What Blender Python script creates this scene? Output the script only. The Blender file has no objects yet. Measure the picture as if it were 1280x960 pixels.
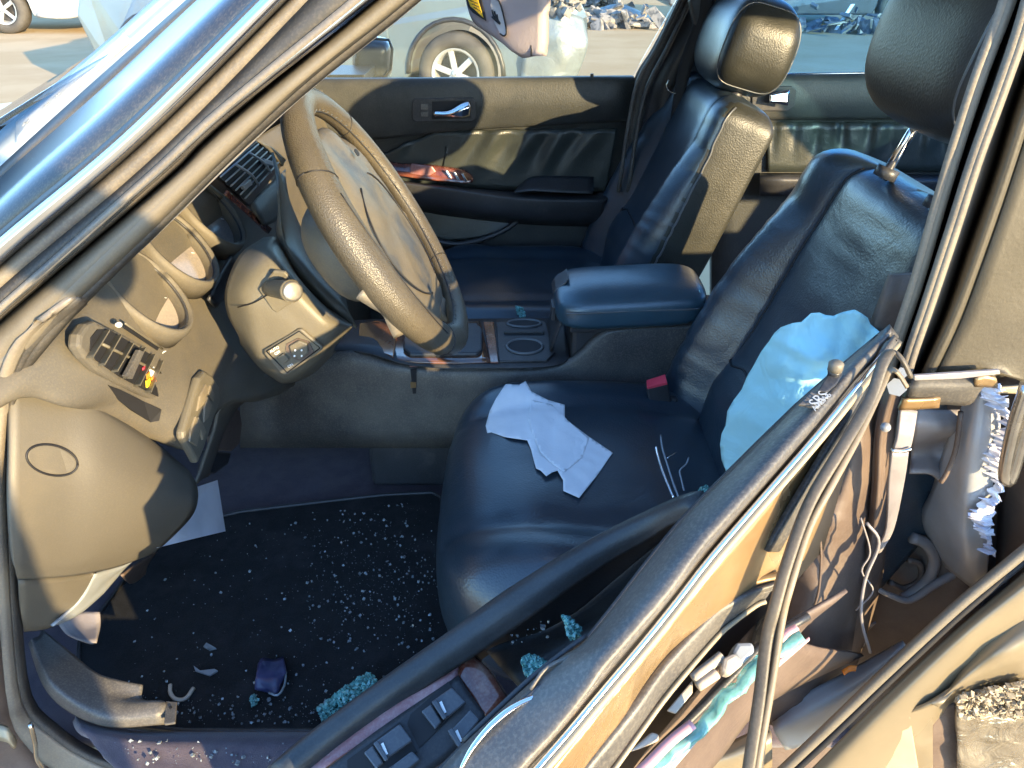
import bpy, bmesh, math, random
from mathutils import Vector, Matrix, noise
random.seed(7)
S = bpy.context.scene
COL = S.collection
V = Vector
R = math.radians

# ------------------------------------------------------------------ camera, sky, sun
F, PIT, CP = 940.0, R(30.5), V((0, -.54, 1.23))
cd = bpy.data.cameras.new('camera'); cam = bpy.data.objects.new('camera', cd); COL.objects.link(cam)
cam.location = CP; cam.rotation_euler = (math.pi/2-PIT, 0, 0)
cd.sensor_width = 36; cd.lens = 36*F/1280; cd.clip_start = .02; cd.clip_end = 2000
S.camera = cam
SUN = V((.625, -.785, .225)).normalized()          # direction towards the sun
w = bpy.data.worlds.new("World"); S.world = w; w.use_nodes = True
nt = w.node_tree; sky = nt.nodes.new('ShaderNodeTexSky'); sky.sky_type = 'NISHITA'; sky.sun_disc = False
sky.sun_elevation = math.asin(SUN.z); sky.sun_rotation = math.atan2(SUN.x, SUN.y)
sky.air_density = 1.0; sky.dust_density = .3; sky.ozone_density = 4.0
bg = nt.nodes['Background']; bg.inputs[1].default_value = .15; nt.links.new(sky.outputs[0], bg.inputs[0])
sl = bpy.data.lights.new('sun', 'SUN'); sl.energy = 2.1; sl.angle = R(.5); sl.color = (1, .76, .41)
so = bpy.data.objects.new('sun', sl); COL.objects.link(so); so.rotation_euler = SUN.to_track_quat('Z', 'Y').to_euler()
so.location = (3, -4, 5)
S.view_settings.view_transform = 'Standard'; S.view_settings.look = 'None'
S.view_settings.exposure = 2.85
S.render.resolution_x, S.render.resolution_y = 1024, 768

# ------------------------------------------------------------------ helpers
def ray(u, v):
    b = -(v-480)/F
    return V(((u-640)/F, math.cos(PIT)+b*math.sin(PIT), -math.sin(PIT)+b*math.cos(PIT)))
def hit(u, v, i, val):
    d = ray(u, v); return CP+d*((val-CP[i])/d[i])
def X(u, v, x): return hit(u, v, 0, x)
def G(u, v, y): return hit(u, v, 1, y)
def Z(u, v, z): return hit(u, v, 2, z-(.135*max(0, min(1.2, (v-450)/510)) if z > .7 else 0))      # the loose door droops towards its front
def GL(y, *ps): return [G(p[0], p[1], p[2] if len(p) > 2 else y) for p in ps]
def ZL(z, *ps): return [Z(p[0], p[1], p[2] if len(p) > 2 else z) for p in ps]
def XL(x, *ps): return [X(p[0], p[1], p[2] if len(p) > 2 else x) for p in ps]

def mk(name, vs, fs, m, parent=None, smooth=True, label=None, orient=False):
    me = bpy.data.meshes.new(name); me.from_pydata([tuple(v) for v in vs], [], fs); me.update()
    bm = bmesh.new(); bm.from_mesh(me)
    bmesh.ops.recalc_face_normals(bm, faces=bm.faces)
    if orient:
        s = sum(f.normal.dot(CP-f.calc_center_median())*f.calc_area() for f in bm.faces)
        if s < 0: bmesh.ops.reverse_faces(bm, faces=bm.faces)
    for f in bm.faces: f.smooth = smooth
    bm.to_mesh(me); bm.free()
    if m: me.materials.append(m)
    o = bpy.data.objects.new(name, me); COL.objects.link(o)
    if parent: o.parent = parent
    if label: o['label'] = label
    return o
def tag(o, label, cat, group=None, kind=None):
    if label: o['label'] = label
    if cat: o['category'] = cat
    if group: o['group'] = group
    if kind: o['kind'] = kind
    return o
def empty(name, loc=(0, 0, 0)):
    o = bpy.data.objects.new(name, None); COL.objects.link(o); o.location = loc; o.empty_display_size = .1; return o
def cr(P, n):
    if len(P) == 2: return [P[0].lerp(P[1], i/n) for i in range(n+1)]
    out = []
    Q = [P[0]*2-P[1]]+list(P)+[P[-1]*2-P[-2]]
    for i in range(1, len(Q)-2):
        a, b, c, d = Q[i-1], Q[i], Q[i+1], Q[i+2]
        for k in range(n):
            t = k/n
            out.append(.5*((2*b)+(c-a)*t+(2*a-5*b+4*c-d)*t*t+(3*b-a-3*c+d)*t**3))
    out.append(P[-1].copy()); return out
def resample(P, n):
    Q = cr(P, 8); L = [0]
    for a, b in zip(Q, Q[1:]): L.append(L[-1]+(b-a).length)
    out = []; j = 0
    for i in range(n):
        t = L[-1]*i/(n-1)
        while j < len(L)-2 and L[j+1] < t: j += 1
        d = L[j+1]-L[j]; out.append(Q[j].lerp(Q[j+1], (t-L[j])/d if d else 0))
    return out
def patch(name, rows, m, parent=None, n=5, th=.004, disp=0, dsc=8, label=None, lin=False, seed=0):
    g = [(cr(r, n)) for r in rows]
    cols = list(zip(*g)); h = []
    for c in cols:
        if lin:
            q = []
            for a, b in zip(c, c[1:]): q += [a.lerp(b, k/3) for k in range(3)]
            h.append(q+[c[-1]])
        else: h.append(cr(list(c), n))
    nc, nr = len(h), len(h[0])
    vs = [h[i][j] for i in range(nc) for j in range(nr)]
    if disp:
        for k, v in enumerate(vs):
            d = (CP-v).normalized(); q = v*dsc+V((seed, 0, 0))
            vs[k] = v+d*disp*(noise.noise(q)+.5*noise.noise(q*2.3))
    fs = [(i*nr+j, (i+1)*nr+j, (i+1)*nr+j+1, i*nr+j+1) for i in range(nc-1) for j in range(nr-1)]
    o = mk(name, vs, fs, m, parent, True, label, orient=True)
    if th:
        s = o.modifiers.new('s', 'SOLIDIFY'); s.thickness = th; s.offset = -1
    return o
def plate(name, pts, m, parent=None, th=.006, bev=.002, label=None, flip=False, smoothpts=0):
    if smoothpts: pts = cr(pts+[pts[0]], smoothpts)[:-1]
    n = V((0, 0, 0)); k = len(pts)
    for i in range(k): n += pts[i].cross(pts[(i+1) % k])
    n.normalize(); c = sum(pts, V((0, 0, 0)))/k
    if n.dot(CP-c) < 0: n = -n
    if flip: n = -n
    vs = list(pts)+[p-n*th for p in pts]
    fs = [tuple(range(k)), tuple(range(2*k-1, k-1, -1))]+[(i, (i+1) % k, k+(i+1) % k, k+i) for i in range(k)]
    o = mk(name, vs, fs, m, parent, False, label)
    if bev:
        b = o.modifiers.new('b', 'BEVEL'); b.width = bev; b.segments = 2; b.limit_method = 'ANGLE'; b.angle_limit = R(50)
    return o
def tube(name, pts, r, m, parent=None, sides=10, label=None, n=4, flat=1.0, up=None, smooth=True):
    P = cr(pts, n) if n else list(pts); K = len(P)
    rad = r if isinstance(r, (list, tuple)) else [r, r]
    vs = []; prev = None
    for i, p in enumerate(P):
        t = (P[min(i+1, K-1)]-P[max(i-1, 0)]).normalized()
        if prev is None:
            a = up if up is not None else (V((0, 0, 1)) if abs(t.z) < .9 else V((1, 0, 0)))
        else: a = prev
        e2 = (a-t*a.dot(t)).normalized(); prev = e2; e1 = t.cross(e2)
        f = i/(K-1)*(len(rad)-1); q = int(min(f, len(rad)-2)); rr = rad[q]+(rad[q+1]-rad[q])*(f-q)
        for s in range(sides):
            an = 2*math.pi*s/sides; vs.append(p+e1*rr*math.cos(an)+e2*rr*flat*math.sin(an))
    fs = [(i*sides+s, i*sides+(s+1) % sides, (i+1)*sides+(s+1) % sides, (i+1)*sides+s) for i in range(K-1) for s in range(sides)]
    fs += [tuple(range(sides-1, -1, -1)), tuple((K-1)*sides+s for s in range(sides))]
    return mk(name, vs, fs, m, parent, smooth, label)
def box(name, c, e1, e2, e3, m, parent=None, bev=.002, label=None):
    c = V(c); e1, e2, e3 = V(e1), V(e2), V(e3)      # half extents as vectors
    vs = [c+e1*a+e2*b+e3*d for a in (-1, 1) for b in (-1, 1) for d in (-1, 1)]
    fs = [(0, 1, 3, 2), (4, 6, 7, 5), (0, 4, 5, 1), (2, 3, 7, 6), (0, 2, 6, 4), (1, 5, 7, 3)]
    o = mk(name, vs, fs, m, parent, False, label)
    if bev:
        b = o.modifiers.new('b', 'BEVEL'); b.width = bev; b.segments = 2
    return o
def sup(c, d, n1=3, n2=3, rot=None, fn=None, nu=40, nv=24):
    def sg(x, p): return math.copysign(abs(x)**p, x)
    vs = []
    for i in range(nv+1):
        ph = -math.pi/2+math.pi*i/nv
        for j in range(nu):
            th = 2*math.pi*j/nu
            p = V((d[0]*sg(math.cos(ph), 2/n1)*sg(math.cos(th), 2/n2), d[1]*sg(math.cos(ph), 2/n1)*sg(math.sin(th), 2/n2), d[2]*sg(math.sin(ph), 2/n1)))
            if fn: p = fn(p)
            if rot: p = rot @ p
            vs.append(p+V(c))
    fs = [(i*nu+j, i*nu+(j+1) % nu, (i+1)*nu+(j+1) % nu, (i+1)*nu+j) for i in range(nv) for j in range(nu)]
    return vs, fs
def clean(o, dist=1e-5):
    bm = bmesh.new(); bm.from_mesh(o.data); bmesh.ops.remove_doubles(bm, verts=bm.verts, dist=dist)
    bmesh.ops.recalc_face_normals(bm, faces=bm.faces); bm.to_mesh(o.data); bm.free(); return o
def text(name, s, loc, size, ex, ey, m, parent, ext=.0002):
    cu = bpy.data.curves.new(name, 'FONT'); cu.body = s; cu.size = size; cu.align_x = 'CENTER'; cu.align_y = 'CENTER'; cu.extrude = ext
    t = bpy.data.objects.new(name, cu); COL.objects.link(t)
    dg = bpy.context.evaluated_depsgraph_get(); me = bpy.data.meshes.new_from_object(t.evaluated_get(dg))
    bpy.data.objects.remove(t); me.name = name
    o = bpy.data.objects.new(name, me); COL.objects.link(o); me.materials.clear(); me.materials.append(m)
    ex = V(ex).normalized(); ey = V(ey); ey = (ey-ex*ey.dot(ex)).normalized(); ez = ex.cross(ey)
    o.matrix_world = Matrix.Translation(V(loc)) @ Matrix((ex, ey, ez)).transposed().to_4x4()
    if parent: o.parent = parent
    return o

# ------------------------------------------------------------------ materials
def mat(name, c, rough=.5, c2=None, sc=6, mixr=(.4, .6), bump=0, bsc=200, metal=0, spec=.5, wr=0, wsc=12, coat=0,
        dust=0, dustc=(.30, .25, .18), dsc=5, rv=0, alpha=None, vor=False, sheen=0):
    m = bpy.data.materials.new(name); m.use_nodes = True; N = m.node_tree; L = N.links; b = N.nodes['Principled BSDF']
    tc = N.nodes.new('ShaderNodeTexCoord'); co = tc.outputs['Object']
    def nz(s, det=4, ro=.55):
        t = N.nodes.new('ShaderNodeTexNoise'); t.inputs['Scale'].default_value = s; t.inputs['Detail'].default_value = det
        t.inputs['Roughness'].default_value = ro; L.new(co, t.inputs['Vector']); return t.outputs['Fac']
    def ramp(o, a, z):
        r = N.nodes.new('ShaderNodeMapRange'); r.inputs[1].default_value = a; r.inputs[2].default_value = z; L.new(o, r.inputs[0]); return r.outputs[0]
    def mix(f, a, bb):
        x = N.nodes.new('ShaderNodeMix'); x.data_type = 'RGBA'
        if isinstance(f, (int, float)): x.inputs[0].default_value = f
        else: L.new(f, x.inputs[0])
        for i, q in ((6, a), (7, bb)):
            if isinstance(q, tuple): x.inputs[i].default_value = (*q, 1)
            else: L.new(q, x.inputs[i])
        return x.outputs[2]
    c2 = c2 or tuple(k*1.25 for k in c)
    col = mix(ramp(nz(sc), *mixr), c, c2)
    if dust:
        f = ramp(nz(dsc, 8, .7), .62-dust*.35, .78)
        g = ramp(nz(420, 2), .45, .75)
        mm = N.nodes.new('ShaderNodeMath'); mm.operation = 'MULTIPLY_ADD'; mm.use_clamp = True; L.new(f, mm.inputs[0]); mm.inputs[1].default_value = .65; 
        m2 = N.nodes.new('ShaderNodeMath'); m2.operation = 'MULTIPLY'; L.new(g, m2.inputs[0]); m2.inputs[1].default_value = .6*dust+.05
        L.new(m2.outputs[0], mm.inputs[2]); col = mix(mm.outputs[0], col, dustc)
    L.new(col, b.inputs['Base Color'])
    b.inputs['Metallic'].default_value = metal; b.inputs['Specular IOR Level'].default_value = spec
    if rv:
        rr = ramp(nz(sc*2.3, 6), .3, .7); q = N.nodes.new('ShaderNodeMapRange'); L.new(rr, q.inputs[0]); q.inputs[3].default_value = rough-rv; q.inputs[4].default_value = rough+rv
        L.new(q.outputs[0], b.inputs['Roughness'])
    else: b.inputs['Roughness'].default_value = rough
    b.inputs['Coat Weight'].default_value = coat; b.inputs['Coat Roughness'].default_value = .28 if coat < .5 else .06
    if sheen: b.inputs['Sheen Weight'].default_value = sheen
    last = None
    def bmp(o, st, dist):
        nonlocal last
        q = N.nodes.new('ShaderNodeBump'); q.inputs['Strength'].default_value = st; q.inputs['Distance'].default_value = dist
        L.new(o, q.inputs['Height'])
        if last: L.new(last, q.inputs['Normal'])
        last = q.outputs[0]
    if wr:
        t = N.nodes.new('ShaderNodeTexNoise'); t.inputs['Scale'].default_value = wsc; t.inputs['Detail'].default_value = 3; t.inputs['Distortion'].default_value = 1.2
        L.new(co, t.inputs['Vector']); bmp(t.outputs['Fac'], wr, .01)
    if bump:
        if vor:
            t = N.nodes.new('ShaderNodeTexVoronoi'); t.inputs['Scale'].default_value = bsc; L.new(co, t.inputs['Vector']); bmp(t.outputs['Distance'], bump, .0008)
        else: bmp(nz(bsc, 5, .6), bump, .0008)
    if last: L.new(last, b.inputs['Normal'])
    return m
def glass(name, tint=(.85, .92, .93), rough=.0, op=.0, opc=(.6, .7, .7), refl=1.0):
    m = bpy.data.materials.new(name); m.use_nodes = True; N = m.node_tree; L = N.links; N.nodes.clear()
    out = N.nodes.new('ShaderNodeOutputMaterial'); tr = N.nodes.new('ShaderNodeBsdfTransparent'); tr.inputs[0].default_value = (*tint, 1)
    gl = N.nodes.new('ShaderNodeBsdfGlossy'); gl.inputs['Roughness'].default_value = rough+.02
    fr = N.nodes.new('ShaderNodeFresnel'); fr.inputs[0].default_value = 1.45
    mu = N.nodes.new('ShaderNodeMath'); mu.operation = 'MULTIPLY'; mu.inputs[1].default_value = refl; L.new(fr.outputs[0], mu.inputs[0])
    mx = N.nodes.new('ShaderNodeMixShader'); L.new(mu.outputs[0], mx.inputs[0]); L.new(tr.outputs[0], mx.inputs[1]); L.new(gl.outputs[0], mx.inputs[2])
    df = N.nodes.new('ShaderNodeBsdfDiffuse'); df.inputs[0].default_value = (*opc, 1)
    m2 = N.nodes.new('ShaderNodeMixShader')
    tc = N.nodes.new('ShaderNodeTexCoord'); nz = N.nodes.new('ShaderNodeTexNoise'); nz.inputs['Scale'].default_value = 3.5; nz.inputs['Detail'].default_value = 6; L.new(tc.outputs['Object'], nz.inputs[0])
    mr = N.nodes.new('ShaderNodeMapRange'); L.new(nz.outputs[0], mr.inputs[0]); mr.inputs[1].default_value = .3; mr.inputs[2].default_value = .7; mr.inputs[3].default_value = op*.5; mr.inputs[4].default_value = op*1.3
    L.new(mr.outputs[0], m2.inputs[0]); L.new(mx.outputs[0], m2.inputs[1]); L.new(df.outputs[0], m2.inputs[2]); L.new(m2.outputs[0], out.inputs[0])
    return m
def crumb(name, c=(.35, .75, .72)):
    m = mat(name, c, .12, c2=tuple(min(1, k*1.5+.1) for k in c), sc=60, spec=.8, bump=.3, bsc=120)
    m.node_tree.nodes['Principled BSDF'].inputs['Transmission Weight'].default_value = .5; m.node_tree.nodes['Principled BSDF'].inputs['Roughness'].default_value = .05
    return m

M = dict(
    dash=mat('dash_dusty_plastic', (0.08738, 0.08052, 0.06897), .55, (0.115, 0.1035, 0.08283), 7, bump=.5, bsc=520, dust=.55, dustc=(0.1656, 0.138, 0.092), dsc=9, spec=.35),
    dash2=mat('lower_dash_plastic', (0.1011, 0.091, 0.07329), .5, (0.1163, 0.1037, 0.08092), 5, bump=.35, bsc=560, dust=.25, dustc=(0.1618, 0.1366, 0.09611), spec=.35),
    shroud=mat('column_shroud_plastic', (0.1127, 0.1037, 0.08112), .42, (0.1308, 0.1172, 0.09017), 6, bump=.35, bsc=600, dust=.45, dustc=(0.1713, 0.1488, 0.09921), spec=.4),
    lens=mat('dusty_gauge_lens', (.20, .185, .18), .14, (.26, .23, .20), 9, spec=.6, dust=.4, dustc=(.5, .4, .3), bump=.1, bsc=500),
    hole=mat('recess_shade_black', (.01, .01, .012), .7),  # flat black paints the shade of recesses; also belt webbing
    blk=mat('black_plastic', (.022, .023, .026), .42, (.035, .036, .04), 9, bump=.3, bsc=500, dust=.2, dustc=(.16, .14, .12)),
    blkd=mat('dusty_black_trim', (.04, .04, .042), .45, (.065, .062, .06), 9, bump=.3, bsc=480, dust=.6, dustc=(.2, .18, .15), rv=.08),
    leather=mat('black_leather', (0.01296, 0.02592, 0.04176), .34, (0.01872, 0.03456, 0.05184), 5, bump=.35, bsc=330, vor=True, wr=.10, wsc=7, dust=.25, dustc=(0.0504, 0.054, 0.0504), rv=.05, spec=.8, coat=.3),
    leather2=mat('olive_leather_side', (0.02074, 0.02157, 0.01783), .42, (0.0311, 0.0311, 0.02488), 7, bump=.35, bsc=330, vor=True, wr=.12, wsc=8, dust=.3, dustc=(0.04977, 0.0477, 0.03733), rv=.06, spec=.5),  # warmer, lighter leather for the near flank and headrest side
    leather3=mat('creased_driver_leather', (0.0126, 0.0266, 0.042), .34, (0.0196, 0.0364, 0.0525), 5, bump=.35, bsc=330, vor=True, wr=.16, wsc=11, dust=.15, dustc=(0.035, 0.0385, 0.042), rv=.06, spec=.8, coat=.35),
    lidl=mat('worn_sky_tinted_lid_leather', (0.022, 0.055, 0.080), .30, (0.03, 0.075, 0.105), 5, bump=.3, bsc=330, vor=True, wr=.08, wsc=8, dust=.2, dustc=(0.04788, 0.07182, 0.08778), spec=.8, coat=.3),  # worn leather, made bluer and lighter: sky sheen put into the colour
    arm=mat('soft_black_arm_pad', (.022, .026, .030), .42, (.030, .035, .040), 8, bump=.4, bsc=420, dust=.35, dustc=(.07, .08, .085)),
    arm2=mat('shade_black_door_plastic', (.008, .009, .011), .5, (.012, .013, .016), 8, bump=.3, bsc=420),  # darker copy of the arm plastic, shade of the inner face painted in
    strip=mat('weathered_strip_rubber', (.07, .06, .045), .5, (.11, .09, .065), 12, bump=.4, bsc=300, dust=.5, dustc=(.16, .13, .09)),
    strip2=mat('tan_strip_lip', (.15, .12, .08), .5, (.2, .16, .11), 12, bump=.3, bsc=300, dust=.3, dustc=(.2, .16, .11)),
    leathered=mat('brownish_headrest_leather', (0.02975, 0.02805, 0.0255), .4, (0.0425, 0.03995, 0.034), 5, bump=.25, bsc=330, vor=True, dust=.3, dustc=(0.085, 0.0765, 0.06375), spec=.55),
    pip=mat('seat_piping', (0.08, 0.084, 0.088), .35, spec=.7),
    seam=mat('seam_groove', (.008, .008, .01), .6),
    wheel=mat('dusty_wheel_leather', (0.06338, 0.05408, 0.03916), .40, (0.09324, 0.07831, 0.05408), 7, bump=.6, bsc=620, vor=True, dust=.5, dustc=(0.1231, 0.1007, 0.06338), spec=.5, rv=.08),
    wheelp=mat('wheel_spoke_plastic', (0.1064, 0.1008, 0.0896), .5, (0.1512, 0.1344, 0.1064), 8, bump=.3, bsc=400, dust=.6, dustc=(0.2128, 0.1736, 0.112), dsc=12),
    hub=mat('scuffed_airbag_cover', (0.1064, 0.09214, 0.06757), .5, (0.05321, 0.05936, 0.06757), 11, mixr=(.53, .60), bump=.4, bsc=300, dust=.6, dustc=(0.1637, 0.1351, 0.08593), dsc=14),
    wood=mat('burgundy_wood', (.085, .018, .012), .22, (.19, .055, .032), 22, coat=.8, spec=.6, dust=.2, dustc=(.4, .3, .22), dsc=30),
    woodd=mat('dusty_rosewood', (.23, .085, .085), .35, (.32, .14, .13), 18, coat=.25, spec=.5, dust=.5, dustc=(.42, .29, .28), dsc=40),
    woodg=mat('glossy_console_trim', (.10, .05, .035), .08, (.2, .09, .05), 14, coat=1, spec=.9),
    chrome=mat('chrome', (.8, .8, .82), .12, metal=1, bump=.1, bsc=90, rv=.05),
    chromed=mat('dusty_chrome', (.75, .74, .72), .22, (.5, .48, .45), 14, metal=1, dust=.25, bump=.1, bsc=90, rv=.1),
    paint=mat('black_car_paint', (.02, .022, .028), .28, (.03, .032, .036), 4, coat=.45, spec=.6, dust=.3, dustc=(.25, .2, .15), dsc=4),
    rub=mat('weathered_rubber', (0.036, 0.0336, 0.032), .6, (0.056, 0.0528, 0.048), 12, bump=.4, bsc=300, dust=.45, dustc=(0.16, 0.136, 0.104)),
    tanp=mat('dusty_pillar_trim', (0.1264, 0.1094, 0.08266), .5, (0.1604, 0.1385, 0.1069), 8, bump=.3, bsc=450, dust=.5, dustc=(0.2041, 0.175, 0.1264)),
    carpet=mat('purple_black_carpet', (.06, .045, .062), .95, (.08, .062, .078), 30, bump=1, bsc=700, sheen=.2, dust=.3, dustc=(.11, .09, .09), dsc=14),
    matc=mat('black_floor_mat', (.004, .005, .006), .95, (.008, .009, .010), 40, bump=1, bsc=900, dust=.35, dustc=(.04, .038, .04), dsc=7),
    paper=mat('white_tissue', (.82, .83, .85), .9, (.78, .79, .81), 9, wr=.10, wsc=16, bump=.15, bsc=300),
    cloth=mat('light_blue_cloth', (.34, .68, .78), .9, (.38, .72, .80), 9, wr=.35, wsc=15, bump=.3, bsc=600),
    paper2=mat('white_paper', (.75, .76, .80), .7),
    red=mat('red_button', (.75, .06, .10), .3, spec=.6),
    cr1=crumb('teal_glass_crumbs', (.20, .50, .47)), cr2=crumb('clear_glass_crumbs', (.30, .34, .36)),
    navy=mat('navy_plastic', (.03, .035, .09), .3, (.06, .06, .13), 30, bump=.6, bsc=80),
    gold=mat('champagne_metal', (0.272, 0.16, 0.064), .30, (0.336, 0.232, 0.12), 8, metal=.5, dust=.45, dustc=(0.256, 0.192, 0.12), wr=.7, wsc=9, rv=.12),
    champ=mat('champagne_panel', (0.2644, 0.213, 0.1358), .36, (0.235, 0.1909, 0.1248), 5, metal=.3, coat=.3, dust=.45, dustc=(0.2203, 0.1836, 0.1248), wr=.12, wsc=6),
    crump=mat('crumpled_foil_metal', (0.35, 0.315, 0.252), .28, (0.252, 0.231, 0.196), 18, metal=.6, wr=1.0, wsc=28, dust=.5, dustc=(0.294, 0.238, 0.154), rv=.1),
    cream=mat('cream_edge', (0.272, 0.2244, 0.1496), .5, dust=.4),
    brown=mat('dark_brown_metal', (.085, .06, .05), .6, (.13, .095, .075), 7, bump=.4, bsc=120, dust=.3, dustc=(.19, .14, .11), wr=.3),  # one dark brown metal for posts, shells and cavity parts
    grim=mat('grimy_inner_metal', (.20, .18, .18), .45, (.28, .26, .26), 8, bump=.3, bsc=100, dust=.5, dustc=(.24, .2, .18), wr=.3),
    silver=mat('silver_inner_skin', (.42, .44, .47), .34, (.36, .37, .40), 6, metal=.3, dust=.35, dustc=(.38, .34, .3), wr=.3, wsc=8),
    foam=mat('torn_white_edge', (.75, .75, .80), .8, (.5, .5, .6), 60, bump=1, bsc=90),
    bone=mat('cream_plastic', (0.44, 0.376, 0.304), .5, bump=.2),
    greyp=mat('grey_plastic', (0.289, 0.3145, 0.34), .4, (0.255, 0.2805, 0.306), 5, dust=.2),
    pink=mat('pink_film', (.65, .35, .36), .35),
    tape=mat('dusty_door_frame_film', (0.05049, 0.04362, 0.03151), .5, (0.06867, 0.05976, 0.04241), 5, dust=.6, dustc=(0.08482, 0.0727, 0.05049), bump=.4, bsc=260, rv=.1, spec=.4),
    headl=mat('grey_headliner', (.62, .60, .58), .9, (.48, .44, .40), 10, bump=.5, bsc=300),
    visor=mat('grey_visor_vinyl', (0.425, 0.357, 0.3485), .75, (0.459, 0.391, 0.374), 10, bump=.6, bsc=260),
    yel=mat('yellow_sticker', (.75, .50, .03), .5), ink=mat('dark_print', (.02, .02, .02), .6), whi=mat('white_print', (.8, .8, .78), .6),
    orange=mat('orange_plastic', (.9, .25, .03), .4), 
    ground=mat('dirt_lot', (0.46, 0.335, 0.19), .95, (0.53, 0.40, 0.24), .9, bump=.6, bsc=30, dust=.35, dustc=(0.56, 0.43, 0.28), dsc=.4, spec=0),
    sil=mat('silver_paint', (0.1368, 0.18, 0.2016), .28, (0.1584, 0.2052, 0.2232), 2, coat=.8, metal=.25, dust=.3, dustc=(0.162, 0.162, 0.1404)),
    sild=mat('crumpled_silver', (0.208, 0.24, 0.248), .4, (0.224, 0.264, 0.272), 9, metal=.3, wr=1, wsc=9),
    tyre=mat('dusty_tyre', (0.0595, 0.0546, 0.0476), .8, (0.091, 0.0826, 0.07), 6, bump=.5, bsc=60),
    brush=mat('brushed_silver', (.36, .35, .33), .42, (.28, .27, .25), 40, metal=.7, dust=.3, bump=.2, bsc=300),
    rim=mat('alloy_rim', (.40, .41, .41), .35, metal=.4), wht=mat('white_paint', (0.384, 0.384, 0.368), .3, coat=.6),
    tail=mat('red_lens', (.7, .03, .03), .2, coat=.6), grey=mat('grey_paint', (.14, .17, .18), .35, coat=.5, metal=.2), dkc=mat('dark_car_paint', (.05, .055, .065), .3, coat=.7),
    deb=mat('scrap_metal', (.3, .28, .26), .55, (.12, .12, .12), 9, mixr=(.45, .55), bump=.6, bsc=40),
    wsh=glass('windshield_glass', (.93, .97, .97), op=.04, opc=(.7, .85, .85), refl=1.0),
    wsf=glass('pale_windshield_edge', (.75, .87, .88), op=.6, opc=(.85, .92, .92)),  # edge glass mixed with pale opaque white
    win=glass('dusty_window_glass', (.94, .95, .93), op=.035, opc=(.55, .66, .68), refl=.4),
    wtint=glass('tinted_window_glass', (.45, .68, .86), op=.05, opc=(.4, .55, .65), refl=.7),
    skin=mat('skin', (.45, .28, .2), .5), jacket=mat('dark_jacket', (.06, .07, .09), .9, bump=.3, bsc=200), jeans=mat('blue_jeans', (.08, .11, .2), .9, bump=.3, bsc=300), hair=mat('dark_hair', (.03, .02, .015), .6),
)

# ------------------------------------------------------------------ ground
gr = mk('ground', [(-900, -900, 0), (900, -900, 0), (900, 900, 0), (-900, 900, 0)], [(0, 1, 2, 3)], M['ground'], None, False)
gr['kind'] = 'structure'

# ================================================================== THE CAR
car = empty('wrecked_sedan', (0, .9, 0))
tag(car, 'black wrecked sedan with dusty dash and black leather seats, seen through its driver doorway', 'car')
bpy.context.view_layer.update()
def P(o):                                            # parent a root-level part, keeping place
    o.parent = car; o.location = o.location-V((0, .9, 0)); return o
_mk = mk
def mkc(*a, **k): return P(_mk(*a, **k))
class Car: pass
# parts are built in world coordinates; shift() puts a part under the car root
def shift(o): return P(o)

# ---- body shell: roof, floor, far side, rear
def quadrows(name, rows, m, th=.01, **k): return shift(patch(name, [[V(p) for p in r] for r in rows], m, None, th=th, **k))
roof = quadrows('roof', [[(.02, .27, 1.30), (.4, .24, 1.385), (.9, .24, 1.39), (1.35, .3, 1.34)],
                         [(-.02, .6, 1.345), (.4, .6, 1.43), (.9, .6, 1.44), (1.35, .6, 1.40)],
                         [(-.02, 1.2, 1.345), (.4, 1.2, 1.43), (.9, 1.2, 1.44), (1.35, 1.2, 1.40)],
                         [(.02, 1.54, 1.30), (.4, 1.56, 1.385), (.9, 1.56, 1.39), (1.35, 1.5, 1.34)]], M['paint'], .03)
quadrows('headliner', [[(.04, .31, 1.285), (.4, .28, 1.36), (.9, .28, 1.365), (1.3, .34, 1.325)], [(.0, .6, 1.325), (.4, .6, 1.405), (.9, .6, 1.415), (1.3, .6, 1.38)],
                        [(.0, 1.2, 1.325), (.4, 1.2, 1.405), (.9, 1.2, 1.415), (1.3, 1.2, 1.38)], [(.04, 1.49, 1.285), (.4, 1.52, 1.36), (.9, 1.52, 1.365), (1.3, 1.46, 1.325)]], M['headl'], .008)
quadrows('floor_carpet', [[(-1.1, .13, .30), (-.6, .13, .245), (0, .13, .245), (1.5, .13, .245)],
                          [(-1.1, .45, .30), (-.6, .45, .245), (0, .45, .245), (1.5, .45, .245)],
                          [(-1.1, 1.0, .30), (-.6, 1.0, .245), (0, 1.0, .245), (1.5, 1.0, .245)],
                          [(-1.1, 1.5, .30), (-.6, 1.5, .245), (0, 1.5, .245), (1.5, 1.5, .245)]], M['carpet'], .02, disp=.004, dsc=14)
quadrows('firewall', [[(-.95, .1, .25), (-.95, .9, .25), (-.95, 1.6, .25)], [(-1.0, .1, .9), (-1.0, .9, .9), (-1.0, 1.6, .9)]], M['carpet'])
quadrows('hood', [[(-.98, .22, .885), (-.98, .9, .93), (-.98, 1.58, .885)], [(-1.5, .14, .83), (-1.5, .9, .90), (-1.5, 1.66, .83)],
                  [(-2.2, .2, .72), (-2.2, .9, .78), (-2.2, 1.6, .72)]], M['paint'])
quadrows('fender', [[(-.9, .10, .86), (-1.5, .13, .82), (-2.2, .2, .71)], [(-.9, .03, .6), (-1.5, .03, .6), (-2.2, .1, .55)], [(-.9, .04, .3), (-1.5, .04, .35), (-2.2, .1, .3)]], M['paint'], label='near front fender')
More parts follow.
